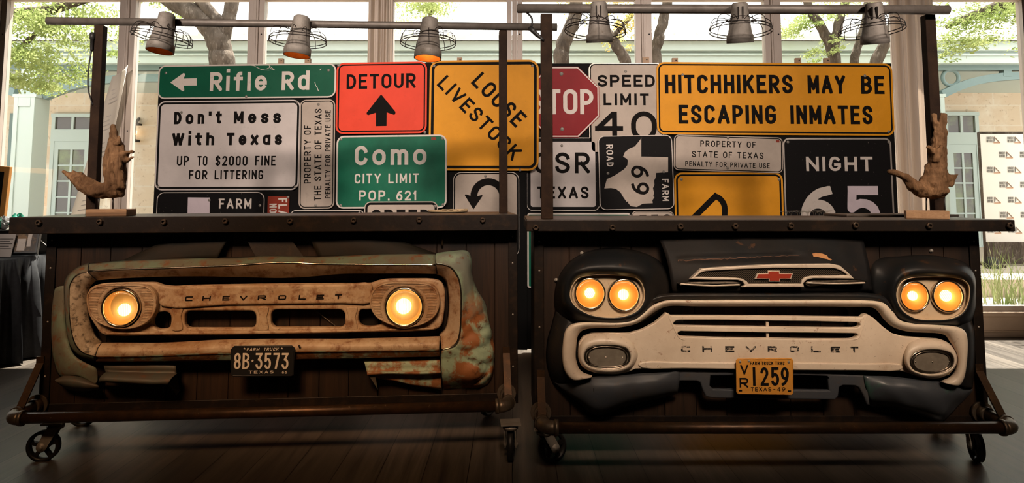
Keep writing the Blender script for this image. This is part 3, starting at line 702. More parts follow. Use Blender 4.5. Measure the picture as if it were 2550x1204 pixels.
MB().box((lc.x - .06, YB - .2, lc.z - .16), (lc.x + .06, YB - .05, lc.z - .12)).box((lc.x - .075, YB - .215, lc.z + .12), (lc.x + .075, YB - .035, lc.z + .15)).bar((lc.x, YB - .1, lc.z + .15), (lc.x, YB, lc.z + .25), .03, .03).bar((lc.x - .05, YB - .19, lc.z - .12), (lc.x - .05, YB - .19, lc.z + .12), .012, .012).bar((lc.x + .05, YB - .19, lc.z - .12), (lc.x + .05, YB - .19, lc.z + .12), .012, .012).build('lantern_cage', M['black'], lm)
MB().lathe([(0, -.06), (.035, -.03), (.04, .02), (0, .07)], Matrix.Translation((lc.x, YB - .12, lc.z)), 10).build('bulb', M['bulb_soft'], lm)

# banner on a stand outside
bn = thing('logo_backdrop', 'white photo backdrop with repeated triangle logos outside the window', 'backdrop')
YN = 8.3; bx0, bx1 = wp(2447, 450, YN).x, wp(2447, 450, YN).x + 2.2; bz0, bz1 = wp(2450, 603, YN).z, wp(2450, 334, YN).z
bz0 = max(bz0, GZ + .12)
MB().box((bx0, YN, bz0), (bx1, YN + .012, bz1)).build('panel', mat('white_vinyl', (.86, .84, .80), .5), bn)
fm = MB().tube([(bx0, YN + .02, GZ), (bx0, YN + .02, bz1 + .02)], .02, 8).tube([(bx1, YN + .02, GZ), (bx1, YN + .02, bz1 + .02)], .02, 8).tube([(bx0, YN + .02, bz1 + .01), (bx1, YN + .02, bz1 + .01)], .02, 8).box((bx0 - .05, YN - .25, GZ), (bx0 + .05, YN + .25, GZ + .03)).box((bx1 - .05, YN - .25, GZ), (bx1 + .05, YN + .25, GZ + .03)).box((bx0, YN - .01, GZ + .02), (bx1, YN + .04, bz0))
fm.build('stand', M['bark'], bn)
FN = Frame(Matrix.Translation((0, YN - .002, 0))); lg = MB()
gx, gy = 52.0, 37.5
for r in range(9):
    for c in range(5):
        x = 2457 + c * gx + (31 if r % 2 else 0) - (52 if r % 2 else 0) + r * .4; y = 347 + r * gy
        if y > 585: continue
        if x > 2449:
            text(lg, FN, 'ROBERT', (x, y), (x + 15, y), 6.2, 0, .16, .3, 0); text(lg, FN, 'IRVINE', (x, y + 8), (x + 15, y + 8), 7, 0, .17, .3, 0)
        if x > 2438:
            ppoly(lg, FN, [(x + 17, y - 6), (x + 17, y + 8), (x + 20, y + 4), (x + 20, y - 2)], .0, 0); pstroke(lg, FN, [(x + 18, y - 6), (x + 33, y + 9)], 2.2, .0, 1); pstroke(lg, FN, [(x + 17, y + 9), (x + 34, y + 9)], 2.2, .001, 2)
lo_ = lg.build('logo', [mat('print_grey', (.16, .15, .14), .6), mat('print_brown', (.24, .15, .10), .6), mat('print_rust', (.50, .26, .14), .6)], bn, fix=False); lo_.location = (0, YN - .003, 0)
bg_ = thing('black_bag', 'black weight bag with pale script on the patio by the backdrop', 'bag')
p = wp(2463, 603, 8.0); p.z = GZ
MB().add([(p.x - .07, 7.9, GZ), (p.x + .07, 7.9, GZ), (p.x + .07, 8.05, GZ), (p.x - .07, 8.05, GZ), (p.x - .05, 7.94, GZ + .14), (p.x + .045, 7.94, GZ + .12), (p.x + .045, 8.0, GZ + .12), (p.x - .05, 8.0, GZ + .14)], [(0, 3, 2, 1), (4, 5, 6, 7), (0, 1, 5, 4), (1, 2, 6, 5), (2, 3, 7, 6), (3, 0, 4, 7)]).build('body', M['rubber'], bg_, (('BEVEL', dict(width=.015, segments=3)),))
MB().tube([(p.x - .035 + .01 * i, 7.9 - .002, GZ + .045 + .016 * math.sin(i * 1.9)) for i in range(8)], .0035, 6).build('script', M['s_letter'], bg_)

def tree(name, label, trunks, crowns, seed, leaf='leaf', group='oak trees outside the windows'):
    t = thing(name, label, 'tree', None, group); rr = random.Random(seed); m = MB()
    for P, r0, r1, Y in trunks:
        V = [wp(x, y, Y) for x, y in P]; V = [Vector(q) for q in cr([tuple(v) for v in V], 5)]
        n = len(V); m.tube([v + Vector((rr.uniform(-.012, .012), rr.uniform(-.012, .012), 0)) for v in V], [(r0 + (r1 - r0) * i / (n - 1)) * (1 + .05 * math.sin(i * 1.3)) for i in range(n)], 16)
    if m.v: m.build('trunk', M['bark'], t, (('SUBSURF', dict(levels=1, render_levels=1)),))
    k = MB()
    for cx, cy, rx, ry, Y, n in crowns:
        c = wp(cx, cy, Y); sx = rx / FPX * Y; sz = ry / FPX * Y; n = int(n * 2.6); cl = [(rr.gauss(0, .5), rr.gauss(0, .5), rr.gauss(0, .5)) for _ in range(max(5, n // 60))]
        for i in range(n):
            q = rr.choice(cl); s = rr.uniform(.012, .030)
            p = Vector((c.x + sx * (q[0] + rr.gauss(0, .16)), Y + .6 * (q[1] + rr.gauss(0, .2)), c.z + sz * (q[2] + rr.gauss(0, .16))))
            if p.y < YW + .4: continue
            u = Vector((rr.gauss(0, 1), rr.gauss(0, 1), rr.gauss(0, 1))).normalized(); v = u.orthogonal().normalized()
            k.add([p - u * s, p + v * s * .45, p + u * s, p - v * s * .45], [(0, 1, 2, 3)])
    if k.v: k.build('crown', M[leaf], t, fix=False)
    return t
tree('oak_tree', 'thick oak trunk leaning behind the sign that reads Rifle Rd', [([(560, 500), (553, 160), (546, 110), (528, 72), (490, 40), (440, 8), (370, -40)], .150, .105, 7.8), ([(549, 110), (566, 60), (574, 20), (590, -60)], .085, .075, 7.8), ([(550, 60), (520, 25), (495, -5), (470, -50)], .07, .06, 7.75)], [(410, 5, 70, 28, 8.0, 420), (330, -60, 160, 50, 7.9, 700)], 1)
tree('oak_tree', 'leafy oak branches in front of the porch column and teal brace', [([(-160, 700), (-150, 200), (-90, 80), (0, 45), (130, 22), (250, -10)], .16, .03, 7.4), ([(-100, 100), (10, 140), (60, 110), (110, 60)], .05, .02, 7.4)], [(90, 60, 95, 55, 7.3, 900), (85, 160, 70, 50, 7.2, 950), (200, 40, 90, 45, 7.5, 650), (55, 205, 40, 22, 7.2, 260), (230, 110, 40, 25, 7.5, 160)], 2)
tree('oak_tree', 'pale leafy treetop above the lamp between DETOUR and LOOSE LIVESTOCK', [([(1067, 560), (1066, 150), (1066, 100), (1070, 40), (1080, -30)], .035, .025, 8.3)], [(1075, 20, 85, 28, 8.3, 800), (1110, -50, 120, 40, 8.3, 400)], 3)
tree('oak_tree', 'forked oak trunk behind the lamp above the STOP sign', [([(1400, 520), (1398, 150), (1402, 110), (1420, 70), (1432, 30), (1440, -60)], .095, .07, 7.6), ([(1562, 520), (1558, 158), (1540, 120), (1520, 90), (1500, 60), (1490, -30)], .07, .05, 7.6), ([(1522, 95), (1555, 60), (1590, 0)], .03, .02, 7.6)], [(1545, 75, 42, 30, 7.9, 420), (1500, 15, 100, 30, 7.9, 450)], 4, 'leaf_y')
tree('oak_tree', 'slim oak trunk behind the sign about escaping inmates', [([(1634, 520), (1632, 160), (1636, 110), (1650, 60), (1660, 10), (1668, -50)], .07, .055, 7.8)], [(1700, -70, 100, 40, 8, 250)], 5)
tree('oak_tree', 'twin stemmed oak behind the rightmost caged lamp', [([(2085, 520), (2080, 155), (2062, 100), (2040, 60), (2015, 20), (2000, -50)], .075, .04, 7.7), ([(2075, 130), (2085, 70), (2100, 20), (2110, -40)], .06, .04, 7.7), ([(2132, 520), (2128, 155), (2140, 105), (2152, 60), (2160, 0)], .055, .04, 8.0), ([(2186, 520), (2182, 156), (2205, 110), (2225, 60), (2240, 0)], .075, .055, 7.8)], [(1985, 65, 45, 25, 7.8, 420), (2060, 25, 75, 28, 7.9, 520), (2045, 125, 30, 20, 7.8, 220), (2200, 10, 50, 25, 8, 260)], 6)
tree('oak_tree', 'bright green oak boughs over the doorway beside the curtain', [([(2800, 600), (2750, 120), (2650, 40), (2520, 10), (2420, 40), (2350, 70)], .15, .02, 7.4)], [(2420, 55, 70, 40, 7.3, 950), (2380, 120, 45, 22, 7.3, 360), (2500, 40, 55, 45, 7.4, 600), (2560, 90, 40, 40, 7.4, 300), (2400, -10, 120, 30, 7.4, 400)], 7)

gp = thing('ornamental_grass', 'tuft of green ornamental grass outside the low window sill', 'grass plant')
rr = random.Random(11); gm = MB()
base = wp(2490, 755, 6.45); base.z = .19
for i in range(105):
    a = rr.uniform(0, 2 * PI); L = rr.uniform(.25, .62); lean = rr.uniform(.05, .75)
    b = base + Vector((rr.gauss(.04, .13), rr.gauss(0, .10), 0)); dx = math.cos(a) * lean; dy = math.sin(a) * lean * .6
    pts = [b + Vector((dx * L * t ** 1.6, dy * L * t ** 1.6, L * (t - .25 * lean * t * t))) for t in (0, .33, .66, 1)]
    w_ = rr.uniform(.0025, .0055); sd = Vector((math.sin(a), -math.cos(a), 0)) if rr.random() < .3 else Vector((1, 0, 0))
    vs_ = []
    for t, q in zip((1, .9, .6, .05), pts): vs_ += [q - sd * w_ * t, q + sd * w_ * t]
    gm.add(vs_, [(0, 1, 3, 2), (2, 3, 5, 4), (4, 5, 7, 6)])
gm.build('blades', M['grass'], gp, fix=False); gp['kind'] = 'thing'

# ------------------------------------------------------------------ table, frames and cloth by the left window
tb = thing('draped_table', 'table under a black cloth beside the far end of the bar', 'table', Matrix.Translation((-4.2, 5.17, 0)))
MB().box((-.62, -.33, .715), (.60, .33, .735)).build('tabletop', M['board'], tb)
for sx in (-.55, .52):
    for sy in (-.28, .28): MB().box((sx - .02, sy - .02, 0), (sx + .02, sy + .02, .715)).build('leg', M['iron'], tb)
mb = MB(); vs_ = []; ring = []; N = 120
for i in range(N):
    t = 4.0 * i / N; e = int(t); u = t - e
    ring.append([(-.64 + 1.26 * u, -.35), (.62, -.35 + .7 * u), (.62 - 1.26 * u, .35), (-.64, .35 - .7 * u)][e])
for j, z in enumerate((.742, .735, .55, .3, .012)):
    for i, (x, y) in enumerate(ring):
        k = 0 if j < 2 else .018 * j * (math.sin(i * .9) + .6 * math.sin(i * 1.7 + 1)); n = Vector((x, y * 1.6, 0)).normalized()
        vs_.append((x + n.x * (k + .012 * j), y + n.y * (k + .012 * j), z))
fs = [(j * N + i, j * N + (i + 1) % N, (j + 1) * N + (i + 1) % N, (j + 1) * N + i) for j in range(4) for i in range(N)] + [tuple(range(N))]
tc_ = mb.add(vs_, fs, 0, True).build('tablecloth', M['cloth']); tc_.location = (-4.2, 5.17, 0)
tag(tc_, 'black cloth draped to the floor over the table beside the bar', 'tablecloth')
TZ = .744
def easel_frame():
    t = thing('shadow_box', 'black shadow box frame with a printed card leaning on the draped table', 'frame')
    c = wp(52, 622, 5.1); o = Vector((c.x, 5.1, TZ)); Mx = Matrix.Translation(o + Vector((0, 0, .022))) @ Matrix.Rotation(.35, 4, 'Z') @ Matrix.Rotation(-.35, 4, 'X')
    MB().box((-.10, 0, 0), (.10, .055, .20), 0, Mx).build('box', M['plate_black'], t, (BEV,))
    MB().box((-.085, -.002, .012), (.085, 0, .188), 0, Mx).build('picture', mat('printed_photo', (.07, .055, .045), .25, 0, .5, [(9, .5, .6, (.30, .17, .08), .8)]), t)
    m = MB().box((-.03, -.004, .02), (.02, -.002, .11), 0, Mx).box((.03, -.004, .05), (.055, -.002, .17), 0, Mx); m.build('card', M['s_letter'], t)
    b = Mx @ Vector((.09, .055, .12)); MB().tube([b, (o.x + .15, 5.27, TZ + .003)], .003, 6).build('strut', M['galv'], t)
easel_frame()
c = wp(8, 630, 5.05); Mx = Matrix.Translation((c.x, 5.05, TZ)) @ Matrix.Rotation(-.25, 4, 'X')
cdm = MB().box((-.16, 0, 0), (.055, .004, .17), 0, Mx); ca = thing('menu_card', 'white printed card standing at the end of the draped table', 'card')
cdm.build('card', mat('white_card', (.50, .45, .42), .6), ca)
m = MB()
for k in range(5): m.box((-.12, -.0015, .13 - k * .018), (.045 - .02 * (k % 2), -.0005, .134 - k * .018), 0, Mx)
m.build('printed_lines', M['ink'], ca)
rb_ = MB().box((-4.78, 5.30, TZ), (-3.63, 5.48, TZ + .18)).build('display_riser', M['board'], mods=(BEV,)); tag(rb_, 'black display riser standing at the back of the draped table', 'display stand')
def crumple(name, c, rx, rz, m, label, seed):
    rr = random.Random(seed); mb = MB(); vs_ = [];  n1, n2 = 14, 9
    for j in range(n2 + 1):
        for i in range(n1):
            a = 2 * PI * i / n1; p_ = PI * j / n2; k = 1 + rr.uniform(-.3, .3)
            vs_.append((c[0] + rx * k * math.sin(p_) * math.cos(a), c[1] + rx * .7 * k * math.sin(p_) * math.sin(a), c[2] + rz * (1 + math.cos(p_ if j else 0) * k)))
    zmin = min(v[2] for v in vs_); vs_ = [(x, y, max(z, c[2] + .001)) for x, y, z in vs_]
    mb.add(vs_, [(j * n1 + i, j * n1 + (i + 1) % n1, (j + 1) * n1 + (i + 1) % n1, (j + 1) * n1 + i) for j in range(n2) for i in range(n1)])
    return tag(mb.build(name, m), label, 'decoration')
gt = mat('green_tissue', (.0, .20, .12), .6)
q = wp(60, 545, 5.45); crumple('tissue_bow', (q.x, 5.39, TZ + .18), .06, .06, gt, 'green tissue bow on the display riser behind the bar top', 1)
q = wp(2, 560, 5.42); crumple('tissue_bow', (q.x - .03, 5.38, TZ + .18), .055, .05, gt, 'green tissue bow at the outer end of the display riser', 2)
q = wp(28, 548, 5.5); crumple('tissue_bow', (q.x, 5.42, TZ + .18), .05, .05, mat('silver_tissue', (.35, .34, .33), .35, .5), 'silver tissue bow between the two green ones', 3)
cb = thing('chalkboard', 'chalkboard in an orange wooden frame leaning by the far window', 'chalkboard')
a = wp(20, 405, 5.72); Mx = Matrix.Translation((a.x - .62, 5.70, .0)) @ Matrix.Rotation(-.10, 4, 'Z') @ Matrix.Rotation(.06, 4, 'Y')
hz = a.z + .0
f = MB().box((0, 0, 0), (.045, .03, hz), 0, Mx).box((.575, 0, 0), (.62, .03, hz), 0, Mx).box((.045, 0, hz - .045), (.575, .03, hz), 0, Mx).box((.045, 0, .9), (.575, .03, .945), 0, Mx)
f.build('frame', mat('orange_pine', (.55, .24, .06), .5), cb, (BEV,)); MB().box((.045, .008, .945), (.575, .02, hz - .045), 0, Mx).build('slate', M['board'], cb)
bs = thing('paper_banner', 'tall cream paper banner with green print leaning against the window', 'banner')
FB = Frame(Matrix.Translation((0, 5.66, 0)))
A, B, C_, D_ = FB.at(262, 186), FB.at(302, 157), FB.at(206, 640), FB.at(140, 640)
k = (A - D_); e = 5.45
C_ = D_ + (B - A) * 1.9; 
z0 = .05
def lean(p, dy): return Vector((p.x, dy, p.z))
bl = D_ + (D_ - A) * ((D_.z - z0) / (A.z - D_.z)); br = bl + Vector((.30, 0, 0))
vs_ = []; 
for i in range(9):
    t = i / 8; l = bl.lerp(A, t); r = br.lerp(B, t)
    for j in range(7):
        u = j / 6; p_ = l.lerp(r, u); vs_.append((p_.x, 5.66 + .10 * t + .03 * math.sin(PI * u), p_.z))
bb_ = MB().add(vs_, [(i * 7 + j, i * 7 + j + 1, (i + 1) * 7 + j + 1, (i + 1) * 7 + j) for i in range(8) for j in range(6)], 0, True).build('sheet', M['banner'], bs, (('SOLIDIFY', dict(thickness=.004)),))
pr = MB(); rr = random.Random(4)
def onb(u, t): l = bl.lerp(A, t); r = br.lerp(B, t); p_ = l.lerp(r, u); return Vector((p_.x, 5.66 + .10 * t + .03 * math.sin(PI * u) - .004, p_.z))
for k in range(34):
    t = .34 + .018 * k; u0 = .15 + .1 * rr.random(); u1 = u0 + .2 + .4 * rr.random()
    if k % 6 in (4, 5): continue
    pr.add([onb(u0, t), onb(u1, t), onb(u1, t + .004), onb(u0, t + .004)], [(0, 1, 2, 3)], 0)
for k in range(9):
    u = .08 + .09 * k; t1 = .33 - .02 * (k % 3); pr.add([onb(u, .16), onb(u + .06, .16), onb(u + .06, t1), onb(u, t1)], [(0, 1, 2, 3)], 1)
pr.build('printed_lettering', [mat('faint_print', (.55, .50, .45), .7), mat('lime_print', (.48, .56, .22), .7)], bs, fix=False)
# ------------------------------------------------------------------ sign walls
def frame_at(x, y, rz=0.0, ry=0.0): return Frame(Matrix.Translation((x, y, 0)) @ Matrix.Rotation(rz, 4, 'Z') @ Matrix.Rotation(ry, 4, 'Y'))
SL = frame_at(-1.28, 5.36, -.07); SR = frame_at(1.56, 5.30, 0.0)
def board(F, px0, px1, ptop, label, cleats, posts):
    t = thing('sign_board', label, 'sign board', F.M)
    a, b = F.at(px0, 300, 0), F.at(px1, 300, 0); zt = F.at((px0 + px1) / 2, ptop, 0).z
    MB().box((a.x, .0, .03), (b.x, .022, zt)).build('backing', M['board'], t, (BEV,))
    for x in posts:
        p = F.at(x, 300, 0); MB().box((p.x - .045, .022, 0), (p.x + .045, .11, zt - .04)).build('stud', M['cleat'], t)
    for x0, x1, y in cleats:
        p, q = F.at(x0, y, 0), F.at(x1, y, 0)
        cm = MB().box((p.x, .023, zt - .25), (q.x, .05, p.z)); cm.lathe([(0, .002), (.006, .0)], Matrix.Translation(((p.x + q.x) / 2 + .006, .022, p.z - .02)) @ Matrix.Rotation(PI / 2, 4, 'X'), 8, 1)
        cm.build('cleat', [M['cleat'], M['black']], t)
    return t
board(SL, 391, 1312, 160, 'black backing board carrying the DETOUR and green road signs', [(690, 702, 144), (756, 770, 144), (1137, 1149, 142)], (430, 850, 1270))
board(SR, 1304, 2226, 158, 'black backing board carrying the STOP and NIGHT road signs', [(1602, 1618, 141), (1676, 1690, 143), (1984, 1998, 143), (2056, 2070, 143)], (1360, 1780, 2190))
SCREW = MB().lathe([(0, .004), (.005, .004), (.009, .002), (.011, 0)], Matrix.Rotation(PI / 2, 4, 'X'), 12)
SCREW.add([(-.005, -.0042, -.001), (.005, -.0042, -.001), (.005, -.0042, .001), (-.005, -.0042, .001)], [(0, 1, 2, 3)], 1)
_sc = SCREW.build('screw', [M['galv'], M['black']]); SCREW_ME = _sc.data; bpy.data.objects.remove(_sc)
def rrect(F, x0, y0, x1, y1, d, r, inset=0.0, quad=None, shear=0.0):
    if quad: c = [F.at(*q, d) for q in quad]
    else: c = [F.at(x0, y1, d), F.at(x1, y1, d), F.at(x1, y0, d), F.at(x0, y0, d)]
    # rectangle in the board plane from the four traced corners
    ux = ((c[1] - c[0]) + (c[2] - c[3])) / 2; uz = ((c[3] - c[0]) + (c[2] - c[1])) / 2; o = (c[0] + c[1] + c[2] + c[3]) / 4
    W, H = ux.length, uz.length; ux.normalize(); uz = Vector((-ux.z, 0, ux.x)); r = max(.003, r - inset); w_, h_ = W / 2 - inset, H / 2 - inset
    pts = []
    for cx, cz, a0 in ((w_ - r, h_ - r, 0), (-w_ + r, h_ - r, 90), (-w_ + r, -h_ + r, 180), (w_ - r, -h_ + r, 270)):
        for i in range(7):
            a = math.radians(a0 + 15 * i); q = o + ux * (cx + r * math.cos(a)) + uz * (cz + r * math.sin(a)); q.y = -d; pts.append(q)
    return pts
def sign(F, lvl, label, x0, y0, x1, y1, layers, r=.05, quad=None, screws=(), name='road_sign'):
    """layers: (inset in metres, material key) painted in order; returns empty-handed text targets"""
    d0 = .002 + .007 * lvl; d = d0 + .004
    mb = MB(); base = rrect(F, x0, y0, x1, y1, d, r, 0, quad); mb.prism(base, [p + Vector((0, .004, 0)) for p in base], 0)
    mats = [M[layers[0][1]]]
    for i, (ins, mk) in enumerate(layers[1:]):
        dd = d + .0005 * (i + 1); mb.add(rrect(F, x0, y0, x1, y1, dd, r, ins, quad), [tuple(range(28))], i + 1); mats.append(M[mk])
    o = mb.build(name, mats); o.matrix_world = F.M; tag(o, label, 'road sign', 'salvaged road signs on the backing boards')
    dt = d + .0005 * len(layers) + .0004
    for sx, sy in screws:
        s = bpy.data.objects.new('screw', SCREW_ME); COL.objects.link(s); s.parent = o; p = F.at(sx, sy, dt); s.location = (p.x, -dt, p.z); s.rotation_euler = (0, R.uniform(0, 3), 0)
    return o, dt
def letters(o, mk, fn, name='lettering'):
    mb = MB(); fn(mb); return mb.build_split(name, mk if isinstance(mk, list) else M[mk], o)

# --- board on the left
F = SL
o, d = sign(F, 1, 'green street sign with a left arrow reading Rifle Rd', 0, 0, 0, 0, [(0, 's_letter'), (.012, 's_green')], .06, [(392, 247), (836, 243), (837, 157), (395, 163)], [(413, 182), (613, 241), (818, 175)])
def f(mb):
    text(mb, F, 'Rifle', (522, 226.8), (664, 225.6), 46, d, .19, .27); text(mb, F, 'Rd', (701, 224.6), (770, 224), 46, d, .19, .28)
letters(o, 's_letter', f)
def f(mb): ppoly(mb, F, [(424, 205.5), (457, 182), (460, 183.5), (461, 187), (457, 196), (490, 195), (490, 213), (457, 213.5), (459, 223), (458, 227.5), (454, 227)], d)
letters(o, 's_letter', f, 'arrow')
def f(mb):
    pstroke(mb, F, [(614, 162.5), (625, 163), (633, 164), (640, 168), (650, 173), (660, 174.5), (671, 175)], 1.0, d); pstroke(mb, F, [(663, 172), (672, 168), (670, 163.5), (684, 174.5), (672, 171), (676, 169)], .9, d); pstroke(mb, F, [(784, 205), (786, 213), (789, 216), (793, 227)], 1.6, d); pstroke(mb, F, [(796, 175), (800, 171)], 1.4, d)
letters(o, 's_letter', f, 'scratch')
o, d = sign(F, 2, 'white sign reading Dont Mess With Texas above a littering fine', 0, 0, 0, 0, [(0, 's_white'), (.010, 'board'), (.026, 's_white')], .06, [(388, 474), (745, 474), (747, 248), (390, 253)], [(452, 280), (740, 255), (394, 466), (735, 466)])
def f(mb):
    text(mb, F, "Don't", (433, 310), (552, 308), 30, d, .235, .55); text(mb, F, 'Mess', (582, 308), (699, 307), 30, d, .235, .5)
    text(mb, F, 'With', (428, 363), (533, 362), 30, d, .235, .42); text(mb, F, 'Texas', (564, 362), (702, 361), 30, d, .235, .5)
    for s, a, b, y in (('UP', 440, 470, 413), ('TO', 491, 516, 413), ('$2000', 536, 616, 413), ('FINE', 635, 686, 412.5)): text(mb, F, s, (a, y), (b, y), 23.5, d, .155, .3)
    text(mb, F, 'FOR', (470, 447.5), (516, 447.5), 22.5, d, .155, .3); text(mb, F, 'LITTERING', (534, 447.5), (655, 447), 22.5, d, .155, .3)
letters(o, 'ink', f)
o, d = sign(F, 2, 'tall narrow white sign with sideways lettering reading Property of the State of Texas', 0, 0, 0, 0, [(0, 's_tan'), (.010, 'board'), (.017, 's_tan')], .05, [(742, 521), (832, 520), (835, 247), (748, 249)], [(793, 260), (786, 512)])
def f(mb):
    text(mb, F, 'PROPERTY OF', (774, 457), (774, 312), 17, d, .15, .27); text(mb, F, 'THE STATE OF TEXAS', (800, 500), (801, 271), 17.5, d, .15, .27)
    text(mb, F, 'PENALTY FOR PRIVATE USE', (823, 494), (823.5, 275), 13.5, d, .15, .27)
letters(o, 'ink', f)
o, d = sign(F, 3, 'fluorescent orange sign reading DETOUR over an upward black arrow', 0, 0, 0, 0, [(0, 's_orange'), (.014, 'board'), (.025, 's_orange')], .06, [(838, 334), (1062, 332), (1064, 153), (836, 157)], [(843, 163), (1058, 330)])
def f(mb): text(mb, F, 'DETOUR', (863, 222), (1035, 219), 36.5, d, .175, .22)
letters(o, 'ink', f)
def f(mb): ppoly(mb, F, [(949, 235), (985, 279), (984, 285), (980, 286), (963, 280), (962.5, 314), (936, 314.5), (936, 281), (917, 287), (913, 285), (913, 281)], d)
letters(o, 'ink', f, 'arrow')
o, d = sign(F, 4, 'yellow diamond warning sign turned square reading LOOSE LIVESTOCK', 0, 0, 0, 0, [(0, 's_yellow'), (.015, 'board'), (.037, 's_yellow')], .075, [(1070, 425), (1342, 425), (1341, 149), (1067, 151)], [(1081, 164), (1326, 164), (1295, 424)])
def f(mb):
    text(mb, F, 'LOOSE', (1172, 207), (1284, 319), 41, d, .17, .3); text(mb, F, 'LIVESTOCK', (1087, 212), (1275, 402), 37, d, .17, .27)
letters(o, 'ink', f)
o, d = sign(F, 5, 'green city limit sign reading Como population 621', 0, 0, 0, 0, [(0, 's_letter'), (.013, 's_green2')], .06, [(836, 520), (1112, 519), (1113, 335), (838, 339)], [(849, 347), (1102, 345), (1103, 510), (848, 512)])
def f(mb):
    text(mb, F, 'Como', (883, 412), (1062, 410.5), 48, d, .19, .32)
    text(mb, F, 'CITY', (883, 457.5), (948, 457), 24, d, .16, .3); text(mb, F, 'LIMIT', (967, 457), (1043, 456.5), 24, d, .16, .3)
    text(mb, F, 'POP.', (894, 500), (970, 500), 25, d, .17, .3); text(mb, F, '621', (987, 500), (1037, 499.5), 24.5, d, .17, .3)
letters(o, 's_letter', f)
def f(mb): mb.add([F.at(x, y, d) for x, y in ((1074, 342), (1086, 342), (1086, 349), (1074, 349))], [(0, 1, 2, 3)])
letters(o, 's_brick', f, 'sticker')
o, d = sign(F, 1, 'scratched black road sign reading FARM with a white patch', 388, 479, 657, 645, [(0, 's_letter'), (.006, 's_black')], .06, None, [(521, 499), (647, 512)])
def f(mb):
    text(mb, F, 'FARM', (545, 520), (626, 520), 24, d, .17, .3); mb.add([F.at(x, y, d) for x, y in ((468, 492), (522, 492.5), (521.5, 600), (465, 600))], [(0, 1, 2, 3)], 1)
letters(o, [M['s_letter'], M['s_lilac']], f)
o, d = sign(F, 1, 'small brick red sign with sideways white letters under the tall white one', 665, 489, 719, 640, [(0, 's_brick')], .005, None, [(717, 492)])
def f(mb):
    text(mb, F, 'FLAG', (693, 494), (693, 556), 22, d, .17, .3); text(mb, F, 'NO', (671, 508), (671, 531), 18, d, .17, .3)
letters(o, 's_letter', f)
o, d = sign(F, 3, 'black sign with a white edge low beside the red one', 722, 524, 906, 640, [(0, 's_letter'), (.006, 's_black')], .04, None, [(895, 531)])
o, d = sign(F, 6, 'white speed sign peeping over the bar top in front of Como', 906, 502, 1090, 700, [(0, 's_tan'), (.008, 'board'), (.026, 's_tan')], .05, None, [(1083, 514)])
def f(mb): text(mb, F, 'SPEED', (925, 557), (1070, 557), 34, d, .19, .28)
letters(o, 'ink', f)
o, d = sign(F, 2, 'white sign with a black U turn arrow behind the steel post', 1128, 429, 1293, 640, [(0, 's_steel'), (.005, 'board'), (.016, 's_tan')], .06, None, [(1209, 439), (1200, 556)])
def f(mb):
    pstroke(mb, F, [(1252, 600), (1252, 489)] + [(1216 + 36 * math.cos(math.radians(t)), 489 - 36 * math.sin(math.radians(t))) for t in range(10, 181, 10)], 17.5, d)
    ppoly(mb, F, [(1157, 486), (1160, 484), (1180, 491), (1200, 486), (1202, 488), (1179, 522)], d)
letters(o, 'ink', f, 'arrow')

# --- board on the right
F = SR
o, d = sign(F, 1, 'weathered white speed limit sign reading SPEED LIMIT 40', 1467, 157, 1652, 384, [(0, 's_steel'), (.007, 'board'), (.017, 's_tan')], .05, None, [(1558, 178)])
def f(mb):
    text(mb, F, 'SPEED', (1488, 216.4), (1631, 216.4), 30, d, .2, .22); text(mb, F, 'LIMIT', (1503, 262.3), (1616, 262.3), 29.5, d, .2, .3)
    text(mb, F, '4', (1482, 339), (1552, 339), 61, d, .2); text(mb, F, '0', (1572, 352), (1636, 352), 75, d, .165)
letters(o, 'ink', f)
o, d = sign(F, 1, 'white rectangular sign reading OSR TEXAS behind the steel post', 1311, 343, 1493, 526, [(0, 's_steel'), (.006, 's_black'), (.032, 's_white')], .05, None, [(1399, 363)])
def f(mb): text(mb, F, 'OSR', (1331, 432), (1469, 432), 52, d, .17, .26); text(mb, F, 'TEXAS', (1338, 495), (1466, 495), 30, d, .19, .3)
letters(o, 'ink', f)
# the octagon
d0 = .024; C = F.at(1403, 254, d0); Rr = (F.at(1492, 254, d0) - C).length / math.cos(PI / 8)
def octo(k, d): return [Vector((C.x + Rr * k * math.cos(PI / 8 + i * PI / 4), -d, C.z + Rr * k * math.sin(PI / 8 + i * PI / 4))) for i in range(8)]
mb = MB(); a = octo(1, d0 + .004); mb.prism(a, [p + Vector((0, .004, 0)) for p in a], 0); mb.add(octo(.985, d0 + .0045), [tuple(range(8))], 1)
mb.prism(octo(.93, d0 + .0065), octo(.95, d0 + .0046), 0)
mb.v[-16:] = mb.v[-16:]; mb.add(octo(.925, d0 + .007), [tuple(range(8))], 0)
o = mb.build('road_sign', [M['s_red'], M['s_letter']]); o.matrix_world = F.M; tag(o, 'red octagonal STOP sign partly behind the steel post', 'road sign', 'salvaged road signs on the backing boards'); d = d0 + .0076
def f(mb): text(mb, F, 'STOP', (1322, 285), (1478, 285), 63, d, .16, .17, rise=.003)
letters(o, 's_letter', f)
for sx, sy in ((1398, 184), (1400, 322)):
    s = bpy.data.objects.new('screw', SCREW_ME); COL.objects.link(s); s.parent = o; p = F.at(sx, sy, d); s.location = (p.x, -d, p.z); s.scale = (1.4, 1.4, 1.4)
o, d = sign(F, 3, 'long yellow sign reading HITCHHIKERS MAY BE ESCAPING INMATES', 1634, 156, 2226, 338, [(0, 's_yellow'), (.014, 'board'), (.026, 's_yellow')], .06, [(1637, 333), (2226, 340), (2224, 157), (1634, 156)], [(1700, 186), (2213, 328), (2154, 189)])
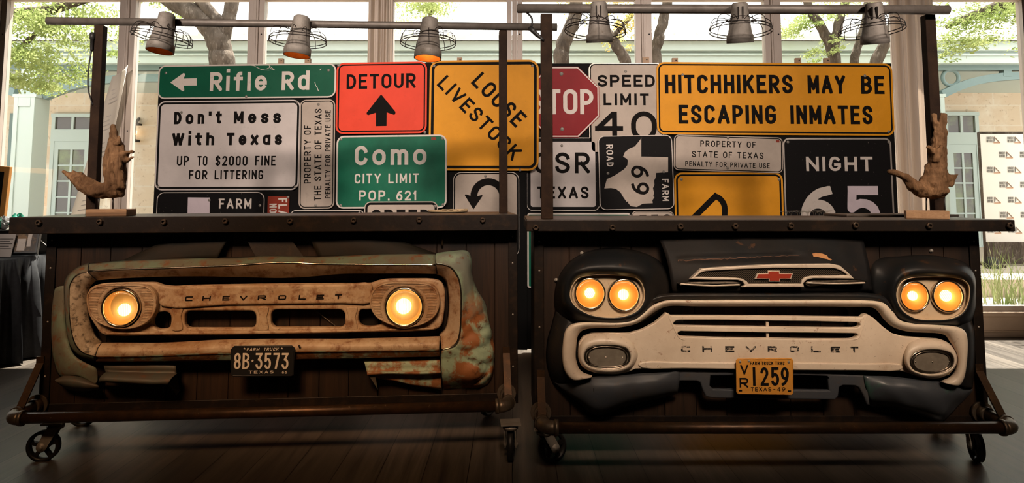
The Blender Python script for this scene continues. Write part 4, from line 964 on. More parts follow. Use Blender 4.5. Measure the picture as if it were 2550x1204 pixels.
def f(mb):
    for s, a, b, y0, y1, h in (('HITCHHIKERS', 1656, 1975, 233, 233, 47), ('MAY', 2012, 2106, 233, 233.5, 46), ('BE', 2145, 2203, 234, 234.5, 46), ('ESCAPING', 1690, 1933, 308, 309, 47), ('INMATES', 1969, 2174, 309, 310, 47)):
        text(mb, F, s, (a, y0), (b, y1), h, d, .185, .22)
letters(o, 'ink', f)
o, d = sign(F, 4, 'black sign with a sideways white state outline and the number 69', 0, 0, 0, 0, [(0, 's_letter'), (.006, 's_black')], .05, [(1494, 524), (1680, 521), (1673, 336), (1489, 339)], [(1514, 432), (1653, 428)])
def f(mb):
    pts = [(770, 120), (770, 345), (1097, 352), (1097, 535), (950, 545), (945, 600), (925, 640), (930, 690), (912, 730), (925, 790), (915, 830), (930, 840), (905, 880), (910, 915), (790, 920), (715, 960), (640, 950), (608, 912), (610, 890), (590, 898), (550, 840), (515, 780), (460, 740), (400, 730), (318, 735), (350, 620), (440, 580), (560, 500), (600, 450), (605, 390), (590, 370), (548, 345), (570, 290), (620, 250), (690, 220), (740, 160)]
    ppoly(mb, F, [(1440 + x / 4.904, 320 + y / 4.904) for x, y in pts], d, 1)
    text(mb, F, '69', (1571, 413), (1572, 485), 45, d + .0006, .165, .3, 0)
    text(mb, F, 'ROAD', (1509.5, 360.5), (1511, 415), 17, d, .17, .3, 2); text(mb, F, 'FARM', (1648.5, 446), (1650, 501), 16.5, d, .17, .3, 2)
letters(o, [M['ink'], M['s_tan'], M['s_letter']], f)
o, d = sign(F, 4, 'wide white sign reading Property of State of Texas above the yellow curve sign', 0, 0, 0, 0, [(0, 's_tan'), (.007, 'board'), (.014, 's_tan')], .04, [(1677, 424), (1948, 432), (1951, 343), (1679, 335)], [(1813, 344), (1812, 419)])
def f(mb):
    text(mb, F, 'PROPERTY OF', (1744, 365), (1882, 368.5), 15, d, .15, .3); text(mb, F, 'STATE OF TEXAS', (1723, 391.5), (1901.5, 396), 15.5, d, .15, .3); text(mb, F, 'PENALTY FOR PRIVATE USE', (1706.5, 414), (1917, 419.5), 12.5, d, .15, .3)
    mb.add([F.at(x, y, d) for x, y in ((1932, 349), (1941, 349), (1941, 355), (1932, 355))], [(0, 1, 2, 3)], 1)
letters(o, [M['ink'], M['s_brick']], f)
o, d = sign(F, 3, 'yellow warning sign with a black curved arrow half below the bar top', 1681, 430, 1953, 690, [(0, 's_yellow'), (.014, 'board'), (.028, 's_yellow')], .06, None, [(1697, 447), (1940, 447)])
def f(mb): pstroke(mb, F, [(1700, 570), (1781, 489.5)] + [(1781 + 24 * math.sin(math.radians(t)) , 511 - 22 * math.cos(math.radians(t)) + .12 * t) for t in range(12, 100, 11)] + [(1803, 600)], 14.5, d); ppoly(mb, F, [(1781, 479), (1772, 489), (1780, 497), (1788, 486)], d)
letters(o, 'ink', f, 'arrow')
o, d = sign(F, 1, 'black night speed sign reading NIGHT 65', 1954, 343, 2226, 690, [(0, 's_steel'), (.012, 's_black')], .05, [(1956, 690), (2228, 690), (2225, 344), (1953, 344)], [(1962, 354), (2213, 354)])
def f(mb):
    text(mb, F, 'NIGHT', (2008, 426.5), (2174, 426.5), 36, d, .2, .22, 0); text(mb, F, '6', (1996, 575), (2082, 575), 111, d, .2, mi=0); text(mb, F, '5', (2110, 575), (2194, 575), 111, d, .2, mi=1)
letters(o, [M['s_letter'], M['s_lilac']], f)
o, d = sign(F, 2, 'green sign edge showing under the OSR sign', 1313, 531, 1571, 718, [(0, 's_letter'), (.012, 's_green2')], .02, None, [(1568, 538)])
o, d = sign(F, 3, 'pale sign with sideways letters low between green and yellow ones', 1573, 526, 1680, 690, [(0, 's_tan'), (.006, 'board'), (.010, 's_tan')], .04, None, ())
def f(mb): text(mb, F, 'EEO', (1594, 568), (1672, 566), 32, d, .13, .5)
letters(o, 'ink', f)
# ------------------------------------------------------------------ the two bars
BL = frame_at(-1.15, 3.345, .07, -.004); BR = frame_at(1.18, 3.12, 0.0)
NUT = MB(); NUT.lathe([(.0, .004), (.006, .004), (.0065, .013), (.0095, .013), (.0125, .011), (.0125, 0)], Matrix.Rotation(PI / 2, 4, 'X'), 6, 0, False)
_n = NUT.build('bolt', M['nut'], mods=()); NUT_ME = _n.data; bpy.data.objects.remove(_n)
def make_bar(F, label, ax, ay, bolts, posts, rail, panel, pipe, flange, brace, casters, depth, ledge=None):
    t = thing('bar_counter', label, 'bar counter', F.M); DA = .12
    a, b = F.at(ax[0], sum(ay) / 2, DA), F.at(ax[1], sum(ay) / 2, DA); xc = (ax[0] + ax[1]) / 2
    zt, zb = F.at(xc, ay[0], DA).z, F.at(xc, ay[1], DA).z; x0, x1 = a.x, b.x
    MB().box((x0 + .004, -DA + .004, zt - .008), (x1 - .004, depth, zt)).build('countertop', M['steel_top'], t, (BEV,))
    m = MB().box((x0, -DA, zb), (x1, -DA + .007, zt - .0005)).box((x0, -DA + .007, zb), (x0 + .007, depth, zt - .0085)).box((x1 - .007, -DA + .007, zb), (x1, depth, zt - .0085)).box((x0, depth - .007, zb), (x1, depth, zt - .0085)).box((x0, -DA + .007, zb), (x1, -DA + .05, zb + .006))
    m.build('apron', M['steel'], t, (BEV,))
    for i, (bx, by) in enumerate(bolts):
        o = bpy.data.objects.new('bolt', NUT_ME); COL.objects.link(o); o.parent = t; p = F.at(bx, by, DA); o.location = (p.x, -DA, p.z); o.rotation_euler = (0, i * .7, 0); o.scale = (1.15,) * 3
    px0, px1 = F.at(panel[0], 820, 0).x, F.at(panel[1], 820, 0).x; zp = panel[2]
    m = MB(); rr = random.Random(int(abs(px0) * 1000)); x = px0 + .02
    while x < px1 - .02:
        w_ = min(rr.choice((.135, .14, .145)), px1 - .02 - x); y = rr.uniform(0, .003); m.box((x + .001, y, zp), (x + w_ - .001, y + .02, zb + .02)); x += w_
    m.box((px0 + .008, .0205, zp), (px1 - .008, .026, zb + .02)); m.build('front_panel', M['panel'], t, (BEV,))  # added board behind the planks stops light leaking through their gaps
    fr = MB()
    for s, x in ((1, px0), (-1, px1)):
        fr.box((min(x, x + s * .045), -.008, zp - .01), (max(x, x + s * .045), -.002, zb + .01)); fr.box((min(x, x + s * .006), -.002, zp - .01), (max(x, x + s * .006), depth - .06, zb + .01))
    fr.box((px0, -.008, zp - .012), (px1, -.002, zp + .04)).box((px0, -.002, zp - .012), (px1, depth - .06, zp - .006)); fr.build('frame', M['steel'], t, (BEV,))
    for x in (px0 + .008, px1 - .028): MB().box((x, .024, zp), (x + .02, depth - .06, zb + .01)).build('side_panel', M['panel'], t)
    MB().box((px0 + .03, .024, .62), (px1 - .03, depth - .08, .645)).build('shelf', M['panel'], t)
    sc = MB()
    for z in (.35, .6, .85, .98):
        for x in (px0 + .024, px1 - .024): sc.lathe([(0, .002), (.0035, .0015), (.0045, 0)], Matrix.Translation((x, -.008, z)) @ Matrix.Rotation(PI / 2, 4, 'X'), 8)
    sc.build('frame_screw', M['galv'], t)
    tops = []
    for (q0, q1, ytop, w_, dp) in posts:
        p = F.at((q0 + q1) / 2, 300, -dp); zt2 = F.at(q0, ytop, -dp).z
        MB().box((p.x - w_ / 2, dp, zt), (p.x + w_ / 2, dp + .045, zt2)).build('post', M['post'], t, (BEV,))
    (r0, r1, r, dp) = rail; A, B = F.at(*r0, -dp), F.at(*r1, -dp)
    rm = MB().tube([A, A.lerp(B, .33), A.lerp(B, .66), B], r, 18); rm.tube([A - Vector((.002, 0, 0)), A + Vector((.004, 0, 0))], r * .8, 18); rm.build('overhead_rail', M['rail'], t)
    # foot rail
    DP = .22; A, B = F.at(*pipe[0], DP), F.at(*pipe[1], DP); z = (A.z + B.z) / 2; A.z = B.z = z; pr_ = .024
    MB().tube([A + Vector((.05, 0, 0)), A.lerp(B, .5), B - Vector((.05, 0, 0))], pr_, 18).build('foot_rail', M['pipe'], t)
    for s, E, fl, br in ((1, A, flange[0], brace[0]), (-1, B, flange[1], brace[1])):
        el = MB(); c = E + Vector((s * .05, .05, 0)); pts = [c + Vector((-s * .05 * math.cos(q), -.05 * math.sin(q), 0)) for q in [PI / 2 * i / 8 for i in range(9)]]
        el.tube(pts, .029, 16); el.tube([pts[0] + Vector((0, .014, 0)), pts[0] - Vector((0, .002, 0))], .033, 16); el.tube([pts[-1] + Vector((s * .014, 0, 0)), pts[-1] - Vector((s * .002, 0, 0))], .033, 16)
        el.build('elbow', M['elbow'], t)
        MB().tube([(E.x, E.y + .06, z), (E.x, -.045, z)], pr_, 16).build('rail_arm', M['pipe'], t)
        fm = MB().tube([(E.x, -.06, z), (E.x, -.02, z)], .031, 16).tube([(E.x, -.022, z), (E.x, -.008, z)], .046, 18); fm.build('flange', M['elbow'], t)
        # brace strap
        zb_ = F.at(*br, .015).z; xb = E.x
        bmx = MB().bar((xb, -.012, zb_), (xb, E.y + .075, z + pr_ * .8), .034, .007); bmx.box((xb - .017, -.016, zb_ - .02), (xb + .017, -.006, zb_ + .03)); bmx.build('brace', M['pipe'], t)
    for (wx, wy, ang, dirx, rear) in casters:
        if rear: loc = Vector((wx, rear, .068))
        else: loc = F.at_z(wx, wy, 0); loc.z = .068
        r_ = .068; Rm = Matrix.Translation(loc) @ Matrix.Rotation(ang, 4, 'Z')
        off = Vector((dirx, 0, 0))
        cm = MB()
        for s in (-1, 1):   # fork blades either side of the wheel, from plate down to axle
            dz = zp - .032 - loc.z; L_ = math.hypot(off.x, dz); cm.box((-.021, -.002, -.005), (.021, .002, L_), 0, Rm @ Matrix.Translation((0, s * .024, 0)) @ Matrix.Rotation(math.atan2(off.x, dz), 4, 'Y'))
            cm.lathe([(0, .003), (.021, .0025), (.021, -.0025), (0, -.003)], Rm @ Matrix.Translation((0, s * .024, 0)) @ Matrix.Rotation(PI / 2, 4, 'X'), 14)
        cm.lathe([(0, .032), (.008, .032), (.008, -.032), (0, -.032)], Rm @ Matrix.Rotation(PI / 2, 4, 'X'), 10)
        pt = Rm @ Vector((off.x, 0, 0)); pt.z = zp - .03
        cm.lathe([(0, 0), (.034, 0), (.036, .012), (.02, .018), (0, .018)], Matrix.Translation((pt.x, pt.y, zp - .042)), 18); cm.box((pt.x - .045, pt.y - .04, zp - .020), (pt.x + .045, pt.y + .04, zp - .0125))
        c_ = cm.build('caster', M['galv'], t)
        wm = MB(); W = Rm @ Matrix.Rotation(PI / 2, 4, 'X')
        wm.lathe([(.054, -.015), (r_, -.013), (r_, .013), (.054, .015), (.054, -.015)], W, 32); wm.lathe([(.0, .018), (.018, .018), (.018, -.018), (0, -.018)], W, 16)
        for k in range(5):
            a_ = 2 * PI * k / 5 + .3; wm.bar(Rm @ Vector((.012 * math.cos(a_), 0, .012 * math.sin(a_))), Rm @ Vector((.057 * math.cos(a_), 0, .057 * math.sin(a_))), .016, .016)
        wm.build('wheel', M['iron'], c_)
    return t, zt
tl, ZL = make_bar(BL, 'rolling bar counter with a steel top carrying the pale green truck front', (22, 1290), (538, 579),
    [(98, 555), (250, 553), (409, 553), (562, 551), (723, 551), (881, 549), (1044, 548), (1202, 548)],
    [(222, 247, 62, .045, .085), (1243, 1264, 75, .042, .10)], ((118, 52), (1387, 68), .0195, .105), (107, 1289, .185),
    ((21, 1045), (1268, 1010)), ((120, 1016), (1280, 1000)), ((112, 905), (1278, 880)),
    [(107, 1150, .10, .045, 0), (1272, 1146, 1.45, -.02, 0), (-1.05, 0, .3, .04, .38), (1.05, 0, 1.0, .04, .38)], .50)
tr_, ZR = make_bar(BR, 'rolling bar counter with a steel top carrying the dark navy truck front', (1311, 2528), (548, 577),
    [(1334, 567), (1525, 567), (1694, 564), (1830, 563), (1968, 562), (2129, 561), (2312, 562), (2511, 562)],
    [(1347, 1377, 33, .054, .02), (2318, 2344, 36, .05, .10)], ((1288, 21), (2362, 25), .022, .06), (1330, 2448, .175),
    ((1352, 1066), (2530, 1066)), ((1340, 1030), (2455, 1020)), ((1331, 940), (2446, 925)),
    [(1376, 1153, .55, -.045, 0), (2432, 1150, 1.35, .03, 0), (-1.0, 0, .8, .04, .45), (1.0, 0, .2, .04, .45)], .56)
lp, lq = BR.at(2096, 530, -.35), BR.at(2372, 530, -.35)
MB().box((lp.x, .30, ZR + .0005), (lq.x, .55, ZR + .013)).build('ledge', M['steel_top'], tr_, (BEV,))
# rear glass shelf on the bar at the right
g0 = BR.at(1960, 526, -.66); zg = g0.z
MB().box((BR.at(1900, 526, -.66).x, .57, zg - .20), (BR.at(2100, 526, -.66).x, .86, zg - .185)).box((BR.at(1900, 526, -.66).x, .562, zg - .26), (BR.at(2100, 526, -.66).x, .575, zg - .185)).build('back_shelf', M['steel'], tr_)
gm = MB(); gm.lathe([(0, 0), (.030, 0), (.031, -.002), (.008, -.008), (.004, -.02), (.0038, -.075), (.012, -.09), (.028, -.11), (.034, -.14), (.031, -.185), (.0295, -.185), (.032, -.14), (.026, -.112), (.0, -.095)], Matrix.Identity(4), 20)
g_src = gm.build('wine_glass', M['clear'])
for i, (px, dy) in enumerate([(1957, .66), (1969, .73), (1988, .66), (1997, .74), (2011, .66), (2028, .67), (2039, .75), (2048, .69), (2058, .78)]):
    o = g_src if i == 0 else g_src.copy()
    if i: COL.objects.link(o)
    p = BR.at(px, 526, -dy); wpt = BR.M @ Vector((p.x, dy, zg)); o.location = wpt
    tag(o, 'upturned wine glass in the row behind the bar by the NIGHT sign', 'glass', 'upturned wine glasses behind the bar')
# woven straw tray on the bar at the left
p = BL.at(1115, 534, -.36); tm = MB(); rr = random.Random(2)
for k in range(7): tm.tube([(.105 * (1 - k * .13) * math.cos(t * PI / 16), .105 * (1 - k * .13) * math.sin(t * PI / 16), .006 + .002 * (k == 0)) for t in range(32)], .0055, 6, closed=True)
for k in range(26):
    a = rr.uniform(0, PI); tm.tube([(.11 * math.cos(a), .11 * math.sin(a), .012), (-.11 * math.cos(a + .2), -.11 * math.sin(a + .2), .012 + rr.uniform(0, .006))], .003, 5)
o = tm.build('straw_mat', mat('straw', (.52, .38, .22), .8)); o.matrix_world = BL.M @ Matrix.Translation((p.x, .36, ZL)); tag(o, 'small woven straw mat lying on the bar top by the steel post', 'mat')

# ------------------------------------------------------------------ caged lamps on the rails
def lamp(F, top, bot, dy_top, dy_bot, roll, pitch, lit, label, cage=(0, .0), dd=.03):
    t = thing('caged_lamp', label, 'lamp', F.M, 'caged trouble lamps on the overhead rails')
    a, b = F.at(*top, dd - dy_top), F.at(*bot, dd - dy_bot); ax = (b - a); L = ax.length; q = ax.to_track_quat('Z', 'Y').to_matrix().to_4x4(); Mx = Matrix.Translation(a) @ q
    sc = L / .185
    m = MB(); rt, rb_ = .036 * sc, .060 * sc
    m.lathe([(0, 0), (rt * .8, .0), (rt, .008), (rt * 1.02, .03), (rt + (rb_ - rt) * .75, L * .78), (rb_ * .97, L * .80), (rb_, L * .83), (rb_ * 1.01, L), (rb_ * .95, L), (rb_ * .93, L * .83)], Mx, 28)
    # scalloped lower rim
    body = m.build('lamp_body', M['galv_lamp'], t)
    MB().lathe([(rb_ * .94, L * .995), (rb_ * .9, L * .8), (rt * .8, L * .35), (0, L * .3)], Mx, 24).build('lining', M['lamp_in'], body)
    MB().lathe([(0, L * .42), (.018, L * .45), (.028, L * .62), (.024, L * .72), (0, L * .78)], Mx, 14).build('bulb', lit, t)
    br = MB()
    for s in (-.010, .010): br.box((s - .003, -rt * 1.25, .02), (s + .003, -rt * .9, .075), 0, Mx)
    br.build('bracket', M['steel'], body)
    # clamp ring around the rail
    return t, body, a, b, L
def cage(t, F, c, d, r, roll, pitch, seed):
    p = F.at(*c, d); Mx = Matrix.Translation(p) @ Matrix.Rotation(roll, 4, 'Y') @ Matrix.Rotation(pitch, 4, 'X'); rr = random.Random(seed); m = MB(); w_ = .0022
    def ring(rad, h, jig=.0): return [Mx @ Vector((rad * math.cos(2 * PI * i / 40), rad * math.sin(2 * PI * i / 40), h + jig * math.sin(3 * 2 * PI * i / 40 + seed))) for i in range(40)]
    m.tube(ring(r, 0), w_, 6, closed=True); m.tube(ring(r * .985, .013), w_, 6, closed=True); m.tube(ring(r * .46, .052, .004), w_ * .8, 6, closed=True)
    for k in range(12):
        a = 2 * PI * k / 12 + rr.uniform(-.1, .1); h = .055 + rr.uniform(-.008, .012); e = r * rr.uniform(.82, .9)
        P = cr([(r * .34, h - .004), (e * .75, h + .004), (e, h - .004), (r * .97, h * .55), (r, -.003)], 4)
        m.tube([Mx @ Vector((u * math.cos(a), u * math.sin(a), v)) for u, v in P], w_ * .85, 5)
    m.build('wire_cage', M['wire'], t)
SOFTB = M['bulb_soft']
spec = [(BL, (417, 34), (398, 128), .0, -.022, .20, 'leftmost caged lamp glowing orange above the Rifle Rd sign', (403, 99), .19, -.02),
        (BL, (752, 41), (739, 139), .0, -.012, .04, 'second caged lamp from the window end above the orange sign edge', (742, 104), .02, -.04),
        (BL, (1071, 46), (1065, 146), .0, -.018, 0, 'bright caged lamp above the gap between DETOUR and LOOSE LIVESTOCK signs', (1066, 109), .02, -.05),
        (BR, (1491, 4), (1493, 106), -.005, .035, 0, 'caged lamp above the STOP and speed limit signs', (1482, 80), .07, -.03),
        (BR, (1842, 6), (1843, 107), -.005, .035, 0, 'caged lamp above the word HITCHHIKERS', (1844, 78), .04, -.02),
        (BR, (2176, 6), (2179, 109), -.005, .035, 0, 'caged lamp beside the wide curtain above the word BE', (2170, 80), -.06, -.02)]
for i, (F, top, bot, y0, y1, _, lab, cc, roll, pit) in enumerate(spec):
    rp = .105 if F is BL else .06; rr_ = .0195 if F is BL else .022; dl = -(rp - rr_ - .046)
    t, body, a, b, L = lamp(F, top, bot, y0, y1, 0, 0, emit('lamp_glow_%d' % i, (1.0, .50 if i < 1 else .62, .14 if i < 1 else .26), (.9, 4, 22, 5, 1.5, 6)[i]), lab, dd=dl)
    cage(t, F, cc, dl, .141, roll, pit, i + 3)
    # rail clamp
    ctr = F.at(top[0], (52 + (68 - 52) * (top[0] - 118) / 1269) if F is BL else 22, -rp)
    cl = MB()
    for s in (-.012, .012): cl.tube([ctr + Vector((s, (rr_ + .003) * math.cos(2 * PI * k / 20), (rr_ + .003) * math.sin(2 * PI * k / 20))) for k in range(20)], .004, 6, closed=True)
    cl.build('rail_clamp', M['steel'], t)
def cord(F, pts, r, label, plug=None):
    P = [F.at(*q) for q in pts]; P = [Vector(q) for q in cr([tuple(p) for p in P], 6)]
    t = thing('power_cord', label, 'cord', F.M); MB().tube(P, r, 8).build('cable', M['rubber'], t)
    if plug:
        a, b = F.at(*plug[0]), F.at(*plug[1]); MB().tube([a, a.lerp(b, .35), a.lerp(b, .36), a.lerp(b, .9), b], [.013, .013, .010, .008, .005], 12).build('plug', M['rubber'], t)
cord(BL, [(228, 124, -.08), (222, 160, -.075), (219, 195, -.075), (220, 225, -.075), (226, 246, -.08), (231, 262, -.085)], .0035, 'black power cord hanging down the steel post above the driftwood', ((231, 82, -.085), (228, 128, -.08)))
cord(BR, [(1312, 31, -.07), (1324, 45, -.06), (1325, 62, -.06), (1322, 74, -.06), (1332, 86, -.05), (1354, 100, -.012)], .005, 'black power cord looping under the higher rail beside the post', ((1320, 70, -.06), (1352, 99, -.012)))

# ------------------------------------------------------------------ driftwood sculptures
def drift(F, Z, blk, rot, chains, rods, d, label, seed):
    t = thing('driftwood_sculpture', label, 'sculpture', F.M)
    p0, p1 = F.at(blk[0], blk[2], d), F.at(blk[1], blk[2], d); w_ = p1.x - p0.x; h = F.at(blk[0], blk[2], d).z - F.at(blk[0], blk[3], d).z; c = (p0 + p1) / 2
    Mx = Matrix.Translation((c.x, c.y + .05, Z)) @ Matrix.Rotation(rot, 4, 'Z'); MB().box((-w_ / 2, -.05, .0005), (w_ / 2, .05, h), 0, Mx).build('base_block', M['block'], t, (BEV,))
    ct = t; m = MB(); yy = c.y + .05; rr = random.Random(seed)
    for ch in chains:
        P = cr([tuple(q) for q in ch], 5); V = []; rad = []
        for (x, y, r_, dy) in P:
            v = F.at(x, y, -(yy + dy)); V.append(v); rad.append(max(.003, (F.at(x + r_, y, -(yy + dy)) - v).length))
        m.tube(V, rad, 14, flat=.8)
    o = m.build('driftwood', M['drift'], t, (('REMESH', dict(mode='VOXEL', voxel_size=.0055)),))
    tx = bpy.data.textures.get('knots') or bpy.data.textures.new('knots', 'CLOUDS'); tx.noise_scale = .02; tx.noise_depth = 3
    tx2 = bpy.data.textures.get('ridges') or bpy.data.textures.new('ridges', 'WOOD'); tx2.wood_type = 'BANDNOISE'; tx2.noise_scale = .03; tx2.turbulence = 4
    md = o.modifiers.new('knots', 'DISPLACE'); md.texture = tx; md.strength = .009; md.mid_level = .5
    md = o.modifiers.new('ridges', 'DISPLACE'); md.texture = tx2; md.strength = .010; md.mid_level = .5
    md = o.modifiers.new('smooth', 'SMOOTH'); md.iterations = 2; md.factor = .5
    for f_ in o.data.polygons: f_.use_smooth = True
    rm = MB()
    for (x, y0, y1) in rods: a, b = F.at(x, y0, -yy), F.at(x, y1, -yy); rm.tube([a, (b.x, b.y, Z + h - .002)], .0035, 8)
    rm.build('rod', M['wire'], t)
drift(BL, ZL, (213, 315, 523, 541), 0, [
    [(155, 426, 7, 0), (178, 442, 13, 0), (205, 464, 19, .0), (236, 478, 22, 0), (265, 474, 25, 0), (288, 462, 28, 0)],
    [(178, 424, 4, .01), (200, 436, 9, .01), (230, 462, 18, .01), (262, 474, 22, 0)],
    [(287, 478, 22, 0), (287, 440, 26, 0), (285, 405, 25, 0), (288, 372, 21, 0), (284, 340, 11, 0), (283, 308, 6, 0)],
    [(262, 482, 16, 0), (285, 482, 18, 0), (300, 478, 17, -.01)],
    [(304, 390, 13, -.01), (318, 381, 7, -.01), (334, 379, 4, -.015)], [(306, 400, 10, -.01), (322, 396, 5, -.01), (332, 390, 2.5, -.01)],
    [(279, 350, 6, -.01), (274, 330, 3, -.01), (272, 318, 1.5, -.01)], [(292, 360, 8, -.02), (296, 335, 3.5, -.02)], [(300, 470, 10, -.03), (294, 420, 9, -.035), (296, 385, 6, -.03)]],
    [(281, 488, 524), (245, 488, 524)], .055, 'driftwood sculpture on a pine block in front of the corded steel post', 1)
drift(BR, ZR, (2276, 2370, 526, 547), -.45, [
    [(2210, 427, 5, 0), (2234, 432, 8, 0), (2258, 444, 11, 0), (2278, 466, 18, 0), (2308, 474, 26, 0), (2335, 470, 28, 0)],
    [(2322, 468, 34, 0), (2330, 440, 31, 0), (2335, 400, 24, 0), (2338, 360, 20, 0), (2341, 330, 16, 0), (2346, 310, 10, 0), (2350, 284, 7, 0)],
    [(2336, 345, 10, 0), (2330, 315, 6, 0), (2325, 284, 5, 0)], [(2322, 378, 12, -.02), (2310, 365, 7, -.03), (2305, 372, 3, -.03)],
    [(2330, 405, 9, -.03), (2340, 375, 8, -.04), (2346, 358, 4, -.04)],
    [(2358, 446, 14, -.01), (2374, 438, 7, -.02), (2390, 434, 3, -.02)], [(2362, 462, 13, -.01), (2376, 448, 6, -.02), (2384, 436, 3, -.02)],
    [(2290, 478, 17, 0), (2325, 478, 20, 0), (2352, 476, 20, 0)]],
    [(2307, 490, 527), (2352, 490, 527)], .02, 'branching driftwood sculpture on a pine block beside the wide curtain', 2)
# ------------------------------------------------------------------ truck front on the left bar
from mathutils import noise as mn
from mathutils.bvhtree import BVHTree
def dent(k, s, seed=0.0):
    def fn(p, q):
        v = mn.noise(Vector((p.x * s + seed, p.z * s, p.y * s * .5))) + .5 * mn.noise(Vector((p.x * s * 2.3, p.z * s * 2.3 + seed, 3.1)))
        return Vector((0, -k * v, 0))
    return fn
def Z3(pts, d): return [(x, y, d) for x, y in pts]
def headlight(F, T, cx, cy, r, d, rim=True, lensm=0, hot=.30, hx=0, hy=0, power=1.0):
    """sealed lamp: bowl, bulb, ribbed lens and rim facing the viewer; recess behind d"""
    c = F.at(cx, cy, d); rr = (F.at(cx + r, cy, d) - c).length; Mx = Matrix.Translation(c) @ Matrix.Rotation(PI / 2, 4, 'X')   # local z -> -y (towards the room)
    h = MB().lathe([(rr, 0), (rr * .93, -rr * .25), (rr * .7, -rr * .62), (rr * .4, -rr * .85), (0, -rr * .92)], Mx, 36).build('headlight', M['reflector'], T, fix=True)
    b = rr * hot; off = Matrix.Translation((hx * rr, hy * rr, -rr * .12))
    prof = [(b * math.sin(PI * k / 10), b * .8 * math.cos(PI * k / 10)) for k in range(11)]
    MB().lathe(prof, Mx @ off, 18).build('bulb', M['bulb'], h)
    lp_ = [(0, rr * .20)] + [(rr * .96 * math.sin(PI / 2 * k / 8), rr * .20 * math.cos(PI / 2 * k / 8)) for k in range(1, 9)]
    MB().lathe(lp_, Mx, 40).build('lens', LENS[lensm], h)
    if rim:
        MB().lathe([(rr * .95, .004), (rr * .97, .012), (rr * 1.04, .013), (rr * 1.09, .006), (rr * 1.10, -.006), (rr * 1.0, -.012), (rr * .95, .004)], Mx, 40).build('rim', M['chrome'], h)
    return h
def mixmat():
    m, nt, p = nodes('fender_paint'); p.inputs['Roughness'].default_value = .58; p.inputs['Specular IOR Level'].default_value = .3
    v = coords(nt); g = ramp(nt, nz(nt, v, 9, 5), .46, .58); c1 = mix(nt, g, (.15, .165, .135), (.19, .27, .19))
    c1 = mix(nt, ramp(nt, nz(nt, v, 21, 5), .58, .66), c1, (.14, .06, .025))
    c2 = mix(nt, ramp(nt, nz(nt, v, 8, 5, .6, .4), .47, .55), (.27, .105, .038), (.30, .40, .29)); c2 = mix(nt, ramp(nt, nz(nt, v, 24, 5), .55, .68), c2, (.11, .042, .016))
    sp = add(nt, 'ShaderNodeSeparateXYZ'); nt.links.new(v, sp.inputs[0]); n_ = nz(nt, v, 7, 4)
    ad = add(nt, 'ShaderNodeMath', operation='MULTIPLY_ADD'); nt.links.new(n_, ad.inputs[0]); ad.inputs[1].default_value = -.5; nt.links.new(sp.outputs[2], ad.inputs[2])
    c = mix(nt, ramp(nt, ad.outputs[0], .46, .36), c1, c2); nt.links.new(c, p.inputs['Base Color']); bump(nt, p, nz(nt, v, 24, 5), .5, .005); return m
fender_mix = mixmat()
F = BL
T = thing('truck_front', 'rust streaked pale green truck front with two single headlights and a black plate', 'truck front', F.M)
# hood sheets behind
hood_m = mat('dark_hood_steel', (.012, .011, .008), .65, 0, .15, [(7, .45, .65, (.020, .013, .008), .8)], (20, .3))
hb = MB()
loft(hb, F, [Z3([(300, 652), (420, 600), (545, 583), (580, 582)], .02), Z3([(300, 655), (420, 625), (520, 615), (558, 612)], .05), Z3([(300, 660), (420, 650), (500, 645), (541, 645)], .06)], 6, sub=3, disp=dent(.006, 6)); hb.build('hood', hood_m, T, (SOLID,)); hb = MB()
loft(hb, F, [Z3([(765, 582), (850, 582), (960, 590), (1085, 632)], .02), Z3([(780, 612), (860, 612), (960, 617), (1085, 634)], .05), Z3([(795, 645), (870, 645), (960, 641), (1085, 638)], .06)], 6, sub=3, disp=dent(.006, 6, 3))
hb.build('hood', hood_m, T, (SOLID,))
# inner bracket seen through the notch
MB().add([F.at(*q) for q in ((610, 590, .03), (720, 590, .03), (760, 645, .05), (640, 645, .05))], [(0, 1, 2, 3)]).build('latch_bracket', M['steel'], T, (SOLID,))
# upper surround bar
xs1 = (221, 300, 400, 500, 560, 610, 650, 690, 730, 780, 850, 950, 1030, 1084)
def col(xs, ys, d): return [(x, y, d) for x, y in zip(xs, ys)]
tb0 = col(xs1, (657, 650, 645, 642, 642, 641, 637, 637, 638, 639, 636, 632, 631, 632), .03)
tb1 = col(xs1, (662, 656, 651, 648, 648, 646, 643, 642, 643, 644, 642, 639, 638, 639), .10)
tb2 = col(xs1, (675, 670, 667, 663, 661, 658, 655, 653, 653, 656, 657, 658, 658, 659), .13)
tb3 = col(xs1, (677, 672, 669, 665, 663, 660, 657, 655, 655, 658, 659, 660, 660, 661), .136)
tb4 = col(xs1, (679, 674, 671, 667, 665, 662, 659, 657, 657, 660, 661, 662, 662, 663), .130)
tb5 = col((239, 300, 400, 500, 560, 610, 650, 690, 730, 780, 850, 950, 1030, 1087), (697, 692, 688, 687, 688, 689, 690, 691, 690, 687, 681, 680, 680, 681), .095)
tb6 = [(x, y + 1, .085) for x, y, d in tb5]; tb7 = [(x, y - 3, .03) for x, y, d in tb5]
m = MB(); loft(m, F, [tb0, tb1, tb2, tb3, tb4, tb5, tb6, tb7], 6, mis=[0, 0, 2, 2, 1, 1, 1], disp=dent(.003, 9)); m.build('surround_rail', [M['green'], M['cream_rust'], M['chrome']], T, (SOLID,))
